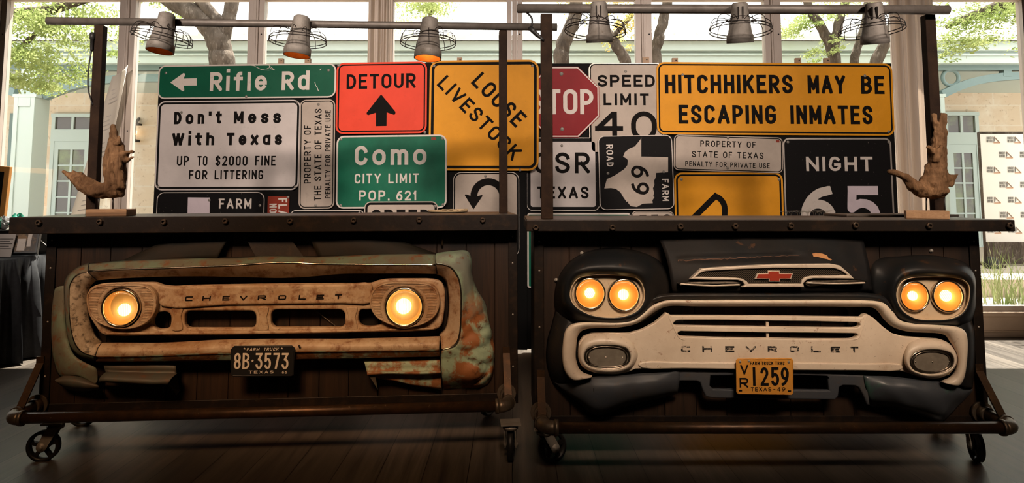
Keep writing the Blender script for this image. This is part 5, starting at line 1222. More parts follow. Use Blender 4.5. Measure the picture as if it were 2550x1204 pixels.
# lower surround bar
xs2 = (239, 300, 400, 470, 540, 620, 700, 780, 860, 950, 1030, 1096)
lb0 = col(xs2, (857, 856, 856, 854, 850, 848, 847, 847, 846, 845, 843, 841), .03)
lb1 = col(xs2, (855, 855, 855, 852, 848, 846, 845, 845, 845, 843, 841, 839), .09)
lb2 = col(xs2, (868, 868, 867, 865, 861, 859, 858, 857, 857, 856, 855, 853), .125)
lb3 = col((236,) + xs2[1:-1] + (1094,), (887, 887, 884, 881, 879, 877, 876, 875, 874, 873, 872, 870), .135)
lb4 = col(xs2, (890, 889, 887, 884, 882, 880, 878, 877, 876, 875, 874, 873), .118)
lb5 = col(xs2, (899, 899, 898, 897, 897, 896, 895, 893, 892, 890, 888, 886), .11)
lb6 = col(xs2, (903, 903, 901, 900, 899, 898, 897, 895, 894, 892, 890, 889), .04)
m = MB(); loft(m, F, [lb0, lb1, lb2, lb3, lb4, lb5, lb6], 6, mis=[1, 1, 1, 0, 0, 0], disp=dent(.0025, 9, 5)); m.build('surround_rail', [M['rust'], M['cream_rust']], T, (SOLID,))
# left corner (fender end of the surround)
o0 = [(222, 655), (198, 664), (180, 676), (167, 690), (160, 708), (160, 730), (161, 770), (163, 805), (167, 840), (176, 868), (195, 890), (238, 902)]
o1 = [(221, 664), (202, 670), (186, 679), (172, 693), (165, 710), (164, 730), (165, 770), (167, 805), (171, 838), (180, 863), (200, 884), (238, 897)]
o2 = [(219, 678), (203, 680), (190, 686), (179, 698), (173, 713), (172, 732), (172, 770), (174, 800), (179, 832), (188, 860), (206, 880), (236, 889)]
o3 = [(219, 680), (205, 682), (192, 688), (181, 700), (175, 714), (174, 732), (174, 770), (176, 800), (181, 831), (190, 858), (208, 878), (236, 887)]
o4 = [(239, 697), (231, 703), (224, 711), (219, 720), (216, 732), (215, 745), (216, 770), (220, 793), (227, 818), (233, 835), (241, 847), (252, 855)]
o5 = [(242, 699), (236, 706), (229, 714), (224, 723), (221, 734), (220, 746), (221, 769), (225, 791), (232, 815), (238, 831), (246, 842), (255, 851)]
m = MB(); loft(m, F, [Z3(o0, .04), Z3(o1, .10), Z3(o2, .13), Z3(o3, .132), Z3(o4, .09), Z3(o5, .03)], 6, mis=[0, 0, 2, 1, 1], disp=dent(.002, 9)); m.build('surround_corner', [M['green'], M['cream_dirty'], M['chrome_dark']], T, (SOLID,))
# left fender strip and lower lump
s0 = [(160, 712, .05), (162, 760, .05), (164, 810, .06), (170, 850, .07), (185, 885, .08), (215, 905, .08), (240, 918, .07), (243, 948, .06)]
s1 = [(148, 714, .045), (146, 760, .05), (146, 810, .065), (150, 850, .075), (162, 890, .085), (190, 920, .085), (222, 940, .075), (240, 955, .06)]
s2 = [(139, 719, .03), (134, 760, .03), (131, 810, .04), (133, 850, .05), (140, 895, .06), (160, 930, .07), (200, 938, .075), (236, 958, .06)]
s3 = [(137, 724, .004), (131, 760, .004), (128, 810, .004), (129, 850, .004), (134, 900, .004), (150, 938, .02), (196, 944, .03), (234, 962, .02)]
m = MB(); loft(m, F, [s0, s1, s2, s3], 6, sub=3, disp=dent(.006, 8)); m.build('fender', M['green'], T, (SOLID,))
m = MB(); loft(m, F, [Z3([(140, 946), (165, 934), (200, 936), (243, 958)], .05), Z3([(138, 950), (165, 947), (200, 950), (246, 963)], .10), Z3([(145, 957), (170, 962), (205, 966), (247, 967)], .09), Z3([(160, 966), (180, 972), (210, 975), (244, 970)], .02)], 6, sub=3, disp=dent(.008, 14)); m.build('valance', M['grey'], T, (SOLID,))
# lower left bracket
m = MB(); loft(m, F, [Z3([(254, 905), (330, 903), (395, 905), (440, 908)], .03), Z3([(258, 912), (330, 914), (392, 912), (438, 914)], .075), Z3([(262, 926), (330, 928), (398, 930), (440, 930)], .06), Z3([(262, 929), (330, 930), (398, 932), (440, 932)], .11), Z3([(250, 940), (330, 943), (390, 946), (428, 942)], .145), Z3([(246, 948), (330, 953), (372, 956), (420, 955)], .15), Z3([(247, 951), (330, 956), (372, 959), (420, 958)], .03)], 6, sub=2, disp=dent(.004, 14)); m.build('bumper_bracket', M['grey'], T, (SOLID,))
MB().add([F.at(*q) for q in ((420, 958, .05), (440, 935, .05), (447, 975, .03), (440, 985, .02))], [(0, 1, 2, 3)]).build('bracket_tab', M['grey'], T, (SOLID,))
# right corner with crumpled fender
r0 = [(1086, 660), (1106, 662), (1122, 669), (1134, 683), (1142, 700), (1146, 725), (1147, 760), (1146, 800), (1143, 833), (1137, 851), (1124, 863), (1100, 870)]
r1 = [(1086, 657), (1108, 659), (1125, 667), (1137, 682), (1145, 699), (1149, 725), (1150, 760), (1149, 800), (1146, 834), (1140, 854), (1126, 867), (1100, 874)]
r2 = [(1084, 646), (1112, 646), (1135, 652), (1150, 670), (1158, 694), (1161, 725), (1162, 760), (1163, 800), (1164, 840), (1162, 868), (1146, 888), (1099, 893)]
r3 = [(1085, 636), (1120, 634), (1146, 637), (1160, 656), (1167, 690), (1172, 724), (1184, 762), (1192, 805), (1199, 850), (1200, 890), (1180, 925), (1100, 930)]
r4 = [(1087, 632), (1124, 628), (1158, 628), (1171, 646), (1174, 685), (1184, 722), (1202, 758), (1213, 803), (1222, 850), (1224, 898), (1206, 946), (1103, 953)]
r5 = [(1089, 631), (1126, 626), (1164, 626), (1173, 640), (1175, 685), (1190, 726), (1209, 757), (1217, 800), (1230, 850), (1231, 902), (1214, 958), (1106, 970)]
ri0 = [(1090, 682), (1104, 686), (1113, 696), (1118, 714), (1120, 735), (1121, 755), (1121, 772), (1119, 792), (1115, 814), (1109, 827), (1103, 833), (1096, 838)]
ri1 = [(1088, 684), (1100, 689), (1108, 699), (1113, 716), (1115, 735), (1116, 755), (1116, 771), (1114, 790), (1110, 811), (1104, 823), (1098, 829), (1094, 834)]
def crush(p, q):
    k = max(0.0, min(1.0, (q[1] - 690) / 180.0)) * max(0.15, min(1.0, (q[0] - 1120) / 60.0))
    v = mn.noise(Vector((p.x * 16, p.z * 11, 2.0))) + .6 * mn.noise(Vector((p.x * 30, p.z * 26, 5.0)))
    r_ = (1 - 2 * abs(mn.noise(Vector((p.x * 9 + 4, p.z * 13, 8.0))))) ** 3
    return Vector((0, -.020 * k * v + .022 * k * max(r_, 0), 0))
m = MB(); loft(m, F, [Z3(ri1, .03), Z3(ri0, .09), Z3(r0, .13), Z3(r1, .137)], 6, mis=[1, 1, 2]); m.build('surround_corner', [M['green'], M['cream_rust'], M['chrome']], T, (SOLID,))
m = MB(); loft(m, F, [Z3(r1, .135), Z3(r2, .118), [(x, y, .10) for x, y in r3], [(x, y, .055) for x, y in r4], [(x, y, .004) for x, y in r5]], 8, sub=5, disp=crush); m.build('fender', fender_mix, T, (SOLID,))
# lower right valance strips
m = MB(); loft(m, F, [Z3([(903, 894), (960, 894), (1030, 892), (1096, 890)], .04), Z3([(908, 905), (960, 905), (1030, 904), (1096, 902)], .085), Z3([(912, 922), (960, 924), (1030, 924), (1097, 922)], .08), Z3([(914, 929), (960, 928), (1030, 928), (1097, 926)], .11), Z3([(914, 934), (960, 931), (1030, 932), (1097, 930)], .11), Z3([(920, 936), (960, 934), (1030, 936), (1098, 934)], .06), Z3([(940, 942), (975, 946), (1030, 957), (1099, 965)], .06), Z3([(942, 944), (977, 948), (1032, 961), (1100, 971)], .02)], 6, sub=2, disp=dent(.004, 12, 2)); m.build('valance', M['rust'], T, (SOLID,))
MB().add([F.at(*q) for q in ((916, 932, .09), (934, 936, .09), (941, 971, .075), (928, 950, .085))], [(0, 1, 2, 3)]).build('torn_tab', M['grey'], T, (SOLID,))
for P in ([(222, 655, .05), (220, 664, .103), (219, 677, .137), (228, 687, .122), (240, 698, .098)], [(253, 854, .092), (243, 868, .128), (237, 887, .138), (238, 898, .112)], [(1088, 631, .06), (1084, 640, .105), (1085, 660, .139), (1087, 672, .118), (1091, 683, .098)], [(1096, 838, .094), (1095, 853, .128), (1094, 872, .139), (1097, 888, .121), (1099, 930, .108), (1102, 968, .02)]):
    MB().tube([F.at(*q) for q in P], .0018, 6).build('seam', M['black'], T)
# grille stamping with openings
out = [(235, 712), (255, 707), (300, 705), (350, 704), (385, 705), (402, 711), (430, 714), (470, 712), (560, 710), (700, 708), (850, 707), (922, 706), (940, 700), (965, 696), (1020, 695), (1078, 696), (1098, 703), (1107, 722), (1108, 750), (1105, 785), (1101, 806), (1092, 818), (1078, 823), (1040, 826), (960, 828), (850, 830), (700, 833), (560, 835), (400, 836), (268, 837), (250, 831), (240, 818), (228, 800), (216, 775), (213, 745), (220, 722)]
def rr_hole(x0, y0, x1, y1, r):
    P = []
    for cx_, cy_, a0 in ((x1 - r, y0 + r, -90), (x1 - r, y1 - r, 0), (x0 + r, y1 - r, 90), (x0 + r, y0 + r, 180)):
        P += [(cx_ + r * math.cos(math.radians(a0 + 22.5 * i)), cy_ + r * math.sin(math.radians(a0 + 22.5 * i))) for i in range(5)]
    return P
holes = [[(388, 782), (400, 778), (414, 778), (423, 785), (425, 800), (422, 814), (412, 820), (390, 820), (380, 812), (380, 795)], rr_hole(459, 775, 637, 818, 14), rr_hole(674, 772, 859, 816, 14), [(897, 774), (915, 772), (940, 772), (950, 790), (950, 806), (940, 812), (905, 813), (895, 806), (892, 790)]]
m = MB(); plate(m, F, out, [cr(h, 4, True) if len(h) < 15 else h for h in holes], .045, .085, .010, n=3, hn=1, res=3)
band = [(396, 712), (430, 716), (560, 712), (700, 710), (850, 709), (925, 708), (925, 735), (922, 756), (850, 757), (700, 759), (560, 761), (400, 764), (394, 738)]
plate(m, F, band, [], .078, .102, .011, n=3, res=3)
lip = [(256, 828), (400, 828), (560, 826), (700, 824), (850, 822), (1085, 817), (1080, 822), (960, 826), (850, 829), (700, 832), (560, 834), (400, 835), (268, 835)]
plate(m, F, lip, [], .08, .094, .006)
for x in (441, 655, 876):
    plate(m, F, [(x - 14, 768), (x + 14, 767), (x + 9, 790), (x + 13, 822), (x - 14, 823), (x - 9, 790)], [], .08, .092, .005, n=3)
m.build('grille', M['cream_rust'], T, fix=False)
m = MB()
for s, x0, x1, y0 in (('C', 460, 479, 751), ('H', 503, 524, 750), ('E', 553, 571, 749.5), ('V', 596, 615, 749.5), ('R', 641, 662, 748.5), ('O', 692, 712, 748), ('L', 743, 761, 747.5), ('E', 787, 806, 747), ('T', 833, 851, 746)):
    text(m, F, s, (x0, y0), (x1, y0 - .3), 12.4, .1025, .29, wid=1.0, slant=.1)
m.build_split('lettering', M['ink'], T)
def pod(outline, cx, cy, r, d0, d1, seg):
    """ribbed pod with a round hole for the lamp"""
    m = MB(); plate(m, F, outline, [circ(cx, cy, r * 1.08, 36)], d0, d1, .008, n=3, hn=1, res=3)
    from bisect import bisect
    P = cr(outline, 4, True)
    for k in range(26):
        y = min(p[1] for p in P) + 10 + k * 3.9
        xs_ = []
        for a, b in zip(P, P[1:] + P[:1]):
            if (a[1] - y) * (b[1] - y) < 0: xs_.append(a[0] + (b[0] - a[0]) * (y - a[1]) / (b[1] - a[1]))
        if len(xs_) < 2: continue
        x0, x1 = min(xs_) + 7, max(xs_) - 8; h = math.sqrt(max(0, (r * 1.28) ** 2 - (y - cy) ** 2)) if abs(y - cy) < r * 1.28 else 0
        for a, b in (((x0, cx - h), (cx + h, x1)) if h else ()):
            if b - a > 6: m.tube([F.at(a, y, d1 - .001), F.at(b, y, d1 - .001)], .0026, 6)
    rim = [F.at(x, y, d1) for x, y in cr([(cx + (x - cx) * .965, cy + (y - cy) * .95) for x, y in outline], 3, True)]
    m.tube(rim, .0042, 8, closed=True)
    return m.build('headlight_pod', M['cream_rust'], T)
pod([(215, 738), (222, 723), (240, 713), (300, 709), (352, 710), (372, 716), (386, 732), (391, 755), (386, 780), (368, 803), (340, 817), (300, 821), (262, 813), (235, 797), (219, 773)], 302, 767, 46, .075, .118, 0)
pod([(920, 745), (927, 725), (940, 712), (962, 704), (1010, 703), (1058, 705), (1080, 712), (1092, 730), (1096, 755), (1088, 782), (1070, 800), (1040, 813), (1002, 817), (965, 807), (936, 790), (923, 768)], 1007, 765, 46, .075, .118, 0)
headlight(F, T, 302, 767, 45, .120, True, 0, .36, .12, -.14)
headlight(F, T, 1007, 765, 45, .120, True, 0, .44, -.05, .02)
# number plate
LP = [(574, 871), (583, 862), (727, 861), (734, 867), (731, 934), (725, 938), (580, 939), (575, 935)]
m = MB(); plate(m, F, LP, [], .150, .154, .0015)
e = [F.at(x, y, .1545) for x, y in cr([(576.5, 871), (584, 864.5), (726, 863.5), (731.5, 868), (728.5, 933), (724, 935.5), (581, 936.5), (577.5, 934)], 1, True)]; m.tube(e, .0012, 6, closed=True)
pl = m.build('license_plate', M['plate_black'], T, fix=False); m = MB(); d = .1552
text(m, F, 'FARM', (614, 875), (645, 874.6), 7.5, d, .16, .3, slant=.2); text(m, F, 'TRUCK', (656, 874.5), (693, 874), 7.5, d, .16, .3, slant=.2)
for s, a, b in (('8', 582, 599), ('B', 603.5, 621), ('3', 636, 653), ('5', 658, 674.5), ('7', 680, 696), ('3', 701, 718)): text(m, F, s, (a, 920), (b, 919.8), 40, d, .125, rise=.0015)
text(m, F, 'TEXAS', (619, 931.5), (681, 931), 7.5, d, .19, .5, wid=1.0); text(m, F, '66', (702, 931.5), (714.5, 931.4), 7, d, .18, .3)
def star(cx, cy, r): return [(cx + (r if i % 2 == 0 else r * .42) * math.sin(PI * i / 5), cy - (r if i % 2 == 0 else r * .42) * math.cos(PI * i / 5)) for i in range(10)]
ppoly(m, F, star(628.7, 900, 4), d); ppoly(m, F, star(609, 869, 3), d); ppoly(m, F, star(702, 868.5, 3), d)
m.build_split('lettering', M['plate_white'], pl)
MB().tube([F.at(745, 862, .02), F.at(745, 862, .15)], .005, 8).tube([F.at(600, 864, .10), F.at(600, 866, .150)], .004, 8).tube([F.at(706, 864, .10), F.at(706, 866, .150)], .004, 8).build('plate_bolt', M['steel'], T)
# post bolt hanging under the apron
MB().tube([F.at(1101, 575, .02), F.at(1101, 612, .02)], .006, 10).build('hanger_rod', M['pipe'], T)
MB().tube([F.at(783, 772, .015), F.at(835, 812, .015)], .0016, 6).build('stay_wire', M['galv'], T)

# ------------------------------------------------------------------ truck front on the right bar
F = BR
T = thing('truck_front', 'dark navy and cream truck front with paired headlights and an orange plate', 'truck front', F.M)
m = MB()
h0 = [(1636, 584, .035), (1750, 583, .05), (1905, 582, .055), (2060, 583, .05), (2146, 588, .035)]
h1 = [(1652, 622, .075), (1756, 620, .085), (1905, 620, .09), (2060, 620, .085), (2156, 624, .075)]
h2 = [(1664, 664, .105), (1762, 660, .12), (1905, 657, .125), (2060, 658, .12), (2164, 662, .105)]
h3 = [(1671, 706, .125), (1768, 704, .143), (1905, 703, .148), (2060, 703, .143), (2169, 703, .125)]
h4 = [(1675, 727, .12), (1770, 726, .136), (1905, 725, .14), (2060, 725, .136), (2171, 722, .12)]
h5 = [(1677, 731, .07), (1770, 729, .08), (1905, 728, .08), (2060, 728, .08), (2172, 726, .07)]
def hdent(p, q):
    c = math.exp(-((q[1] - (646 - .03 * (q[0] - 1700))) / 7.0) ** 2) * (1 if 1690 < q[0] < 1990 else .1)
    return Vector((0, .010 * c, 0)) + dent(.004, 7)(p, q)
loft(m, F, [h0, h1, h2, h3, h4, h5], 10, sub=6, disp=hdent); m_hood = m; m.build('hood', M['hood_navy'], T, (SOLID,))
hood_bvh = BVHTree.FromPolygons([tuple(v) for v in m_hood.v], m_hood.f)
m = MB(); ppoly(m, F, [(2023, 632), (2030, 630), (2048, 632), (2060, 637), (2063, 643), (2072, 647), (2069, 650), (2060, 646), (2050, 644), (2035, 640), (2026, 640)], .158); 
oc = F.I @ CAM
for i, v in enumerate(m.v):
    hit = hood_bvh.ray_cast(oc, (v - oc).normalized())
    if hit[0] is not None: m.v[i] = hit[0] + (oc - hit[0]).normalized() * .004
rs = MB(); rr = random.Random(8); up_, lo_ = [], []
for k in range(46):
    x = 1688 + k * 6.8; y = 650 - (x - 1690) * .045 + rr.uniform(-1.6, 1.6); w_ = rr.uniform(.7, 2.2) * (1 - .6 * k / 45)
    up_.append((x, y - w_)); lo_.append((x, y + w_))
def onh(x, y):
    dr_ = F.I.to_3x3() @ ray(x, y); h_ = hood_bvh.ray_cast(oc, dr_.normalized()); return h_[0] - dr_.normalized() * .0035
rs.add([onh(*q) for q in up_ + lo_], [(i, i + 1, 47 + i, 46 + i) for i in range(45)]); rs.build('rust_streak', mat('rust_streak', (.075, .032, .014), .7), T, fix=False)
m.build('bare_patch', mat('bare_rust_patch', (.42, .20, .075), .6, 0, .3, [(40, .5, .7, (.25, .10, .04), .8)]), T, fix=False)
# brows: radial sheets round each lamp bezel
bzL = [(1607, 735), (1600, 706), (1585, 691), (1548, 685), (1512, 683), (1470, 685), (1440, 692), (1424, 710), (1418, 735), (1424, 755), (1441, 772), (1470, 786), (1512, 793), (1554, 790), (1586, 777), (1602, 758)]
b1 = [(1617, 735), (1611, 697), (1592, 680), (1548, 672), (1512, 669), (1463, 671), (1430, 681), (1412, 704), (1407, 737), (1413, 760), (1432, 780), (1463, 795), (1512, 802), (1558, 799), (1596, 784), (1614, 761)]
b2 = [(1640, 733), (1636, 690), (1614, 660), (1560, 646), (1512, 644), (1458, 650), (1417, 668), (1397, 700), (1394, 738), (1400, 766), (1420, 791), (1455, 803), (1512, 808), (1562, 806), (1603, 790), (1632, 763)]
b3 = [(1667, 728), (1662, 686), (1640, 650), (1588, 626), (1530, 618), (1468, 626), (1422, 650), (1392, 690), (1381, 735), (1384, 772), (1402, 802), (1450, 810), (1512, 813), (1565, 811), (1610, 796), (1648, 768)]
def brow(name, L0, L1, L2, L3, dd):
    m = MB(); loft(m, F, [Z3(L0, .125), [(x, y, .165) for x, y in L0], [(x, y, d_) for (x, y), d_ in zip(L1, dd[0])], [(x, y, d_) for (x, y), d_ in zip(L2, dd[1])], [(x, y, d_) for (x, y), d_ in zip(L3, dd[2])]], 5, closed=True, sub=3, disp=dent(.004, 9, 1)); return m.build(name, M['navy'], T, (SOLID,))
dl = ([.165, .175, .185, .19, .19, .19, .185, .175, .165, .16, .155, .15, .15, .15, .155, .16], [.13, .14, .145, .15, .15, .145, .135, .12, .105, .10, .10, .11, .12, .12, .12, .12], [.09, .07, .03, .01, .006, .006, .006, .006, .006, .01, .05, .08, .09, .09, .09, .09])
brow('fender', bzL, b1, b2, b3, dl)
bzR = [(2416, 735), (2413, 708), (2392, 693), (2345, 688), (2310, 688), (2272, 691), (2250, 698), (2237, 712), (2231, 738), (2238, 764), (2252, 781), (2280, 795), (2322, 799), (2370, 795), (2396, 782), (2410, 762)]
c1 = [(2424, 735), (2420, 700), (2398, 684), (2345, 677), (2308, 676), (2268, 680), (2244, 689), (2230, 706), (2224, 736), (2230, 770), (2246, 790), (2278, 805), (2322, 808), (2375, 803), (2404, 790), (2419, 765)]
c2 = [(2428, 735), (2425, 690), (2402, 668), (2345, 656), (2300, 654), (2255, 660), (2226, 675), (2208, 700), (2202, 735), (2214, 772), (2238, 796), (2272, 808), (2322, 812), (2380, 811), (2412, 800), (2426, 770)]
c3 = [(2430, 736), (2426, 684), (2403, 656), (2345, 640), (2290, 636), (2238, 640), (2196, 644), (2172, 660), (2170, 722), (2190, 765), (2226, 796), (2268, 808), (2322, 814), (2382, 815), (2416, 806), (2428, 772)]
dr = ([.15, .165, .18, .19, .19, .185, .18, .175, .165, .155, .15, .15, .15, .15, .145, .145], [.09, .10, .12, .14, .15, .15, .145, .14, .13, .12, .115, .11, .11, .10, .09, .085], [.006, .006, .006, .006, .006, .02, .05, .09, .10, .09, .085, .085, .085, .07, .03, .01])
brow('fender', bzR, c1, c2, c3, dr)
# cheeks outside the cream trim
m = MB(); loft(m, F, [[(1384, 770, .006), (1374, 810, .006), (1363, 850, .006), (1361, 900, .006), (1369, 935, .006), (1378, 956, .006)], [(1396, 785, .06), (1386, 815, .06), (1378, 855, .06), (1376, 900, .06), (1384, 935, .06), (1392, 954, .05)], [(1418, 800, .10), (1404, 822, .105), (1397, 860, .105), (1396, 900, .105), (1405, 935, .10), (1416, 952, .09)], [(1430, 808, .10), (1412, 826, .11), (1404, 860, .11), (1403, 895, .11), (1412, 932, .11), (1428, 948, .10)]], 6, sub=3, disp=dent(.006, 9, 4)); m.build('cheek_panel', M['navy'], T, (SOLID,))
m = MB(); loft(m, F, [[(2380, 816, .10), (2401, 826, .11), (2407, 850, .11), (2406, 900, .11), (2398, 944, .11), (2388, 960, .10)], [(2402, 806, .09), (2414, 822, .09), (2417, 850, .09), (2416, 900, .09), (2410, 940, .09), (2402, 966, .08)], [(2418, 800, .04), (2424, 825, .04), (2426, 855, .04), (2425, 900, .04), (2422, 940, .04), (2419, 968, .04)], [(2420, 800, .006), (2426, 825, .006), (2428, 855, .006), (2427, 900, .006), (2424, 940, .006), (2421, 968, .006)]], 6, sub=3); m.build('cheek_panel', M['navy'], T, (SOLID,))
# dark backing round the grille mouth
m = MB(); plate(m, F, [(1412, 820), (1500, 806), (1590, 790), (1645, 752), (1800, 747), (2050, 747), (2190, 752), (2235, 790), (2300, 810), (2380, 818), (2405, 850), (2398, 940), (2330, 950), (2150, 938), (1900, 932), (1700, 928), (1500, 938), (1420, 945), (1405, 890)],
    [[(1708, 763), (1900, 763), (2105, 765), (2113, 775), (2113, 830), (2105, 842), (1900, 842), (1716, 838), (1703, 828), (1701, 770)]], .03, .04, .003, n=1); m.build('grille_backing', M['navy'], T, fix=False)
# dark roll above the cream trim
u0 = [(1607, 752), (1622, 742), (1645, 735), (1680, 732), (1800, 731), (1905, 731), (2060, 731), (2170, 733), (2200, 740), (2216, 754), (2225, 770)]
u1 = [(1606, 760), (1622, 750), (1646, 741), (1680, 738), (1800, 737), (1905, 737), (2060, 737), (2172, 740), (2198, 747), (2212, 760), (2222, 776)]
u2 = [(1604, 770), (1622, 757), (1648, 748), (1680, 746), (1800, 746), (1905, 746), (2060, 747), (2176, 750), (2196, 756), (2208, 766), (2219, 783)]
m = MB(); loft(m, F, [Z3(u0, .07), Z3(u0, .135), Z3(u1, .15), Z3(u2, .135), Z3(u2, .06)], 6, sub=2); m.build('hood_ledge', M['navy'], T, (SOLID,))
# cream trim
U = [(1472, 941), (1450, 946), (1428, 948), (1415, 938), (1405, 918), (1401, 890), (1402, 860), (1408, 826), (1420, 811), (1442, 805), (1480, 804), (1540, 805), (1578, 799), (1600, 783), (1620, 765), (1640, 755), (1662, 749), (1740, 748), (1950, 748), (2150, 749), (2186, 752), (2204, 757), (2218, 770), (2240, 798), (2274, 806), (2303, 808), (2344, 811), (2385, 816), (2402, 826), (2408, 843), (2407, 900), (2399, 944), (2387, 961), (2360, 957)]
Lw = [(1475, 936), (1465, 934), (1452, 929), (1442, 920), (1436, 905), (1433, 890), (1434, 865), (1438, 838), (1446, 826), (1458, 820), (1482, 817), (1545, 815), (1585, 806), (1608, 792), (1630, 777), (1648, 767), (1668, 762), (1740, 763), (1950, 763), (2120, 764), (2172, 766), (2186, 775), (2202, 796), (2223, 814), (2262, 826), (2295, 828), (2335, 830), (2355, 836), (2364, 848), (2372, 862), (2384, 895), (2378, 925), (2366, 940), (2342, 951)]
mid = [((a + c) / 2, (b + d_) / 2) for (a, b), (c, d_) in zip(U, Lw)]
m = MB(); loft(m, F, [Z3(U, .06), Z3(U, .140), Z3([(a * .7 + c * .3, b * .7 + d_ * .3) for (a, b), (c, d_) in zip(U, mid)], .160), Z3(mid, .158), Z3([(a * .7 + c * .3, b * .7 + d_ * .3) for (a, b), (c, d_) in zip(Lw, mid)], .142), Z3(Lw, .120), Z3(Lw, .04)], 6); m.build('grille_trim', M['cream'], T, (SOLID,))
# cream grille
out = [(1440, 880), (1442, 856), (1453, 840), (1475, 831), (1520, 830), (1568, 831), (1600, 822), (1630, 806), (1650, 789), (1659, 780), (1667, 783), (1672, 787), (1750, 787), (1905, 788), (2060, 790), (2146, 791), (2152, 785), (2160, 783), (2175, 792), (2200, 815), (2222, 831), (2250, 839), (2300, 843), (2342, 846), (2370, 860), (2385, 886), (2382, 912), (2364, 935), (2330, 944), (2290, 941), (2262, 930), (2245, 925), (2150, 925), (1980, 924), (1800, 921), (1700, 920), (1600, 919), (1582, 920), (1564, 928), (1540, 933), (1500, 932), (1462, 923), (1446, 906)]
sl1 = [(1683, 800), (1692, 798), (1905, 799.5), (2130, 803.5), (2140, 805), (2143, 811), (2136, 817), (2120, 818), (1905, 815), (1690, 812), (1681, 811), (1677, 806)]
sl2 = [(1694, 826), (1705, 826), (1905, 829), (2125, 831), (2134, 832), (2137, 837), (2128, 844), (2110, 846), (1905, 844), (1705, 840), (1694, 838), (1687, 832)]
m = MB(); plate(m, F, out, [sl1, sl2], .09, .122, .0045, n=1, hn=2, res=3)
plate(m, F, [(1600, 903), (1700, 903), (1980, 904), (2150, 907), (2240, 908), (2250, 916), (2240, 924), (2150, 924), (1980, 923), (1700, 919), (1600, 918), (1590, 910)], [], .11, .130, .006, n=3, res=3)
for x, y0, y1 in ((1910, 802, 827), (1911, 830, 848)): m.bar(F.at(x, y0, .105), F.at(x, y1, .10), .011, .012)
ridge = lambda P: m.tube([F.at(x, y, .121) for x, y in cr(P, 6)], [.001, .002] + [.0035] * (6 * (len(P) - 1) - 3) + [.002, .001], 8)
ridge([(1664, 784), (1670, 800), (1680, 822), (1692, 842), (1706, 848)]); ridge([(2157, 785), (2152, 805), (2145, 826), (2138, 842), (2120, 848)])
m.build('grille', M['cream'], T, fix=False)
podL = [(1588, 885), (1572, 852), (1538, 835), (1506, 831), (1475, 833), (1449, 851), (1440, 885), (1450, 912), (1480, 928), (1510, 932), (1545, 930), (1575, 914)]
rimL = [(1573, 890), (1564, 868), (1541, 860), (1510, 858), (1480, 860), (1459, 869), (1451, 890), (1459, 909), (1482, 919), (1512, 922), (1545, 919), (1566, 909)]
podR = [(2384, 893), (2370, 863), (2345, 848), (2315, 844), (2285, 846), (2262, 858), (2250, 893), (2262, 922), (2290, 937), (2320, 943), (2350, 938), (2375, 919)]
rimR = [(2378, 901), (2371, 881), (2350, 872), (2322, 869), (2292, 872), (2270, 883), (2262, 902), (2270, 921), (2292, 931), (2322, 934), (2352, 929), (2371, 918)]
def sc_(P, k):
    cx_ = sum(p[0] for p in P) / len(P); cy_ = sum(p[1] for p in P) / len(P); return [(cx_ + (x - cx_) * k, cy_ + (y - cy_) * k) for x, y in P]
for po, ri, lx in ((podL, rimL, 1509), (podR, rimR, 2322)):
    m = MB(); md_ = [((a + c) / 2, (b + d_) / 2) for (a, b), (c, d_) in zip(po, ri)]
    loft(m, F, [Z3(po, .10), Z3(po, .118), [(x, y, .155) for x, y in md_], Z3(ri, .160), Z3(sc_(ri, .95), .150), Z3(sc_(ri, .93), .115)], 5, closed=True, sub=2); m.build('lamp_pod', M['cream'], T, (SOLID,))
    m = MB(); cl = [(x, y) for x, y in ri]; tube_ = [F.at(x, y, .152) for x, y in cr(sc_(cl, .92), 5, True)]; m.tube(tube_, .0045, 8, closed=True); tube_ = [F.at(x, y, .150) for x, y in cr(sc_(cl, .80), 5, True)]; m.tube(tube_, .0035, 8, closed=True)
    k = m.build('parking_lamp', M['chrome_dark'], T)
    m = MB(); plate(m, F, sc_(cl, .90), [], .125, .146, .006, n=3, res=3); m.build('lens', M['glass_grey'], k, fix=False)
    m = MB(); cy_ = sum(p[1] for p in cl) / 12
    for dx in (-42, 0, 42): m.lathe([(0, .0015), (.002, .001), (.0035, 0)], Matrix.Translation(F.at(lx + dx, cy_ + 2, .146)) @ Matrix.Rotation(PI / 2, 4, 'X'), 10)
    m.build('lens_screw', M['chrome_dark'], k)
m = MB()
for s, x0, x1, y0 in (('C', 1696, 1719, 877.5), ('H', 1749, 1774, 877.5), ('E', 1806, 1829, 878), ('V', 1857, 1883, 878), ('R', 1912, 1935, 878), ('O', 1967, 1990, 878), ('L', 2020, 2044, 878.5), ('E', 2069, 2093, 879), ('T', 2116, 2138, 879)):
    text(m, F, s, (x0, y0), (x1, y0), 15, .1226, .30, wid=1.0)
m.build_split('lettering', mat('worn_black_paint', (.012, .010, .009), .5, 0, .4, [(60, .50, .60, (.56, .45, .34), .9)]), T)
# headlamp bezels
for ring, lamps in ((bzL, ((1469, 731, 36, 1, .36), (1553, 735, 37, 0, .36))), (bzR, ((2275, 738, 35, 0, .34), (2358, 738, 37, 1, .38)))):
    m = MB(); plate(m, F, sc_(ring, .95), [circ(x, y, r * 1.04, 32) for x, y, r, l, h in lamps], .118, .136, .002, n=3, hn=1, res=2)
    loft(m, F, [Z3(sc_(ring, 1.0), .120), Z3(sc_(ring, 1.0), .160), Z3(sc_(ring, .985), .166), Z3(sc_(ring, .965), .162), Z3(sc_(ring, .945), .150), Z3(sc_(ring, .925), .134)], 5, closed=True)
    bz = m.build('headlight_bezel', M['cream_lamp'], T, fix=False)
    for x, y, r, l, hh in lamps: headlight(F, T, x, y, r, .142, True, l, hh)
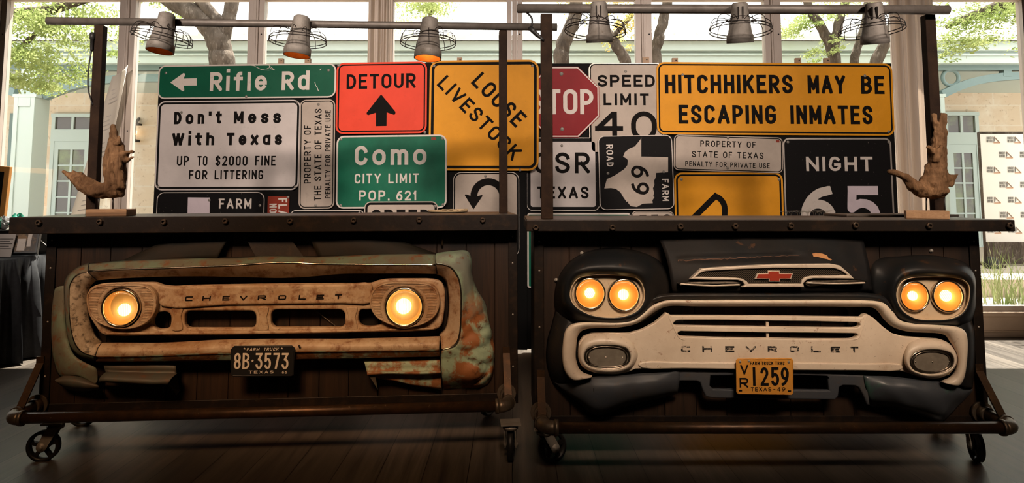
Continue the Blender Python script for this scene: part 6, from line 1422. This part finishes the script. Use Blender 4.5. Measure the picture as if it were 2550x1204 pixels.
# hood badge
fo = [(1719, 696), (1747, 670), (1782, 667), (1847, 663), (1935, 659), (2072, 658), (2092, 662), (2111, 678), (2128, 695), (2025, 694), (2009, 698), (2001, 706), (2003, 716), (1849, 716), (1856, 711), (1849, 702), (1837, 698), (1778, 698)]
fi = [(1733, 690), (1745, 680), (1758, 676), (1847, 671), (1935, 668), (2080, 669), (2098, 676), (2112, 686.5), (2021, 688), (2006, 691), (1997, 699), (1995, 707.5), (1865, 708), (1860, 701), (1849, 695), (1833, 692.5), (1778, 691)]
m = MB(); plate(m, F, fo, [fi], .150, .180, .004); bd_ = m.build('hood_badge', M['badge'], T, fix=False)
m = MB(); plate(m, F, fi, [], .148, .170, .002); m.build('badge_mesh', M['mesh'], bd_, fix=False)
bt = [(1880, 695.5), (1886, 681.5), (1912, 681), (1912, 675), (1942, 675), (1942, 681), (1975, 681), (1970, 696), (1943, 696), (1943, 702), (1915, 702), (1915, 696)]
m = MB(); plate(m, F, bt, [], .169, .1795, .0015); m.build('emblem_edge', M['badge'], bd_, fix=False)
bti = [(1884, 693.5), (1889, 683.5), (1914, 683), (1914, 677), (1940, 677), (1940, 683), (1971.5, 683), (1968, 694), (1941, 694), (1941, 700), (1917, 700), (1917, 694)]
m = MB(); plate(m, F, bti, [], .1785, .1815, .0006); m.build('emblem', M['bowtie'], bd_, fix=False)
for P in ([(1690, 708), (1712, 703), (1780, 701), (1838, 702), (1848, 707), (1842, 712), (1800, 714), (1779, 717), (1760, 714), (1710, 712)], [(2006, 705), (2014, 700), (2060, 698), (2130, 697), (2160, 702), (2158, 706), (2120, 708), (2060, 711), (2012, 713)]):
    m = MB(); plate(m, F, P, [], .130, .172, .010, n=4, res=3); m.build('badge_wing', M['chrome_dark'], T, fix=False)
    m = MB(); m.tube([F.at(x, y, .173) for x, y in cr([(P[0][0] + 4, P[0][1]), ((P[0][0] + P[4][0]) / 2, P[4][1] + 5), (max(p[0] for p in P) - 6, P[4][1] + 3)], 6)], .0035, 8); m.build('wing_bead', M['badge'], T)
# valance below the grille
m = MB(); loft(m, F, [[(1380, 954, .02), (1430, 949, .09), (1478, 939, .115), (1560, 934, .115), (1640, 929, .11), (1692, 925, .10)], [(1382, 956, .02), (1440, 965, .11), (1482, 970, .14), (1560, 965, .14), (1640, 955, .13), (1692, 948, .10)], [(1384, 957, .02), (1445, 995, .09), (1484, 1015, .11), (1560, 998, .11), (1640, 982, .10), (1688, 972, .08)], [(1385, 958, .006), (1440, 1003, .02), (1484, 1033, .03), (1560, 1012, .03), (1640, 992, .03), (1687, 981, .03)]], 8, sub=4, disp=dent(.008, 9, 7)); m.build('valance', M['slate'], T, (SOLID,))
m = MB(); loft(m, F, [[(2150, 936, .10), (2220, 940, .115), (2290, 946, .12), (2342, 952, .11), (2385, 963, .08), (2420, 970, .02)], [(2154, 960, .10), (2220, 966, .14), (2290, 975, .15), (2342, 985, .14), (2385, 982, .08), (2420, 971, .018)], [(2160, 990, .08), (2222, 1000, .11), (2290, 1015, .12), (2345, 1028, .11), (2384, 1002, .05), (2420, 972, .012)], [(2166, 1011, .03), (2222, 1018, .03), (2290, 1034, .03), (2346, 1048, .03), (2382, 1018, .02), (2421, 973, .006)]], 8, sub=4, disp=dent(.010, 9, 9)); m.build('valance', M['navy_green'], T, (SOLID,))
for xa, ya, xb_, yb_ in ((1474, 940, 1485, 1030), (2342, 952, 2348, 1045)):
    MB().tube([F.at(xa, ya, .113), F.at(xa + (xb_ - xa) * .4, ya + (yb_ - ya) * .35, .142), F.at(xa + (xb_ - xa) * .7, ya + (yb_ - ya) * .7, .121), F.at(xb_, yb_, .034)], .002, 6).build('seam', M['black'], T)
m = MB(); plate(m, F, [(1688, 926), (1800, 926), (1980, 929), (2152, 936), (2160, 955), (2167, 1011), (2160, 1009), (2150, 985), (2140, 967), (2130, 962), (2100, 961), (2091, 966), (2088, 988), (2080, 997), (1775, 993), (1758, 989), (1750, 972), (1744, 954), (1734, 950), (1690, 950)], [[(1770, 937), (1900, 936), (2056, 937), (2062, 945), (2065, 973), (1900, 972), (1776, 970), (1768, 962)]], .075, .10, .007, n=1, res=3); m.build('bumper_bracket', M['slate'], T, fix=False)
# plate
LP = [(1833, 898), (1838, 894), (1971, 893), (1976, 898), (1976, 979), (1971, 985), (1839, 983), (1834, 978)]
m = MB(); plate(m, F, LP, [], .150, .154, .0015); m.tube([F.at(x, y, .1545) for x, y in sc_(LP, .965)], .0014, 6, closed=True)
pl = m.build('license_plate', M['plate_orange'], T, fix=False); d = .1552; m = MB()
text(m, F, 'FARM TRUCK TRAC', (1868, 909.5), (1954, 909.5), 8, d, .2, .3); text(m, F, 'V', (1844, 933), (1863.5, 933), 23, d, .16, rise=.001); text(m, F, 'R', (1842, 966), (1863.5, 966), 23.5, d, .15, rise=.001)
text(m, F, '|', (1875.5, 961), (1882, 961), 44.5, d, .14, rise=.0015)
for s, a, b in (('2', 1894.5, 1914), ('5', 1921, 1940.5), ('9', 1945.5, 1965)): text(m, F, s, (a, 961), (b, 961), 44.5, d, .135, rise=.0015)
text(m, F, 'TEXAS', (1870, 975.5), (1921, 975.5), 10, d, .17, .3); text(m, F, '-', (1926, 975.5), (1931, 975.5), 10, d, .2); text(m, F, '49', (1935, 975.5), (1956, 975.5), 10, d, .17, .3)
for x, y in ((1844, 974), (1966, 975)): ppoly(m, F, [(x - 4, y - 2), (x + 4, y - 2), (x + 4, y + 2), (x - 4, y + 2)], d)
m.build_split('lettering', M['ink'], pl)
m = MB()
for x, y in ((1843, 902), (1964, 902.5), (1865, 900)): m.lathe([(0, .004), (.004, .003), (.006, 0)], Matrix.Translation(F.at(x, y, .154)) @ Matrix.Rotation(PI / 2, 4, 'X'), 10)
m.build('plate_screw', M['galv'], pl)
MB().tube([F.at(1850, 905, .10), F.at(1850, 905, .150)], .004, 8).tube([F.at(1960, 905, .10), F.at(1960, 905, .150)], .004, 8).build('plate_bolt', M['steel'], T)
for P in ([(1474, 803, .135), (1474, 808, .163), (1474, 814, .146), (1474, 819, .12)], [(2345, 810, .137), (2342, 818, .163), (2338, 826, .146), (2336, 831, .12)]):
    MB().tube([F.at(*q) for q in P], .0012, 6).build('seam', M['black'], T)
# mounting bolts that show on the planks
for F_, pts in ((BR, ((1449, 631), (1385, 698), (2319, 625))),):
    for x, y in pts:
        m = MB(); m.lathe([(0, .008), (.004, .008), (.005, .003), (.009, .002), (.009, 0)], Matrix.Translation(F_.at(x, y, .002)) @ Matrix.Rotation(PI / 2, 4, 'X'), 12); m.build('mounting_bolt', M['galv'], T)
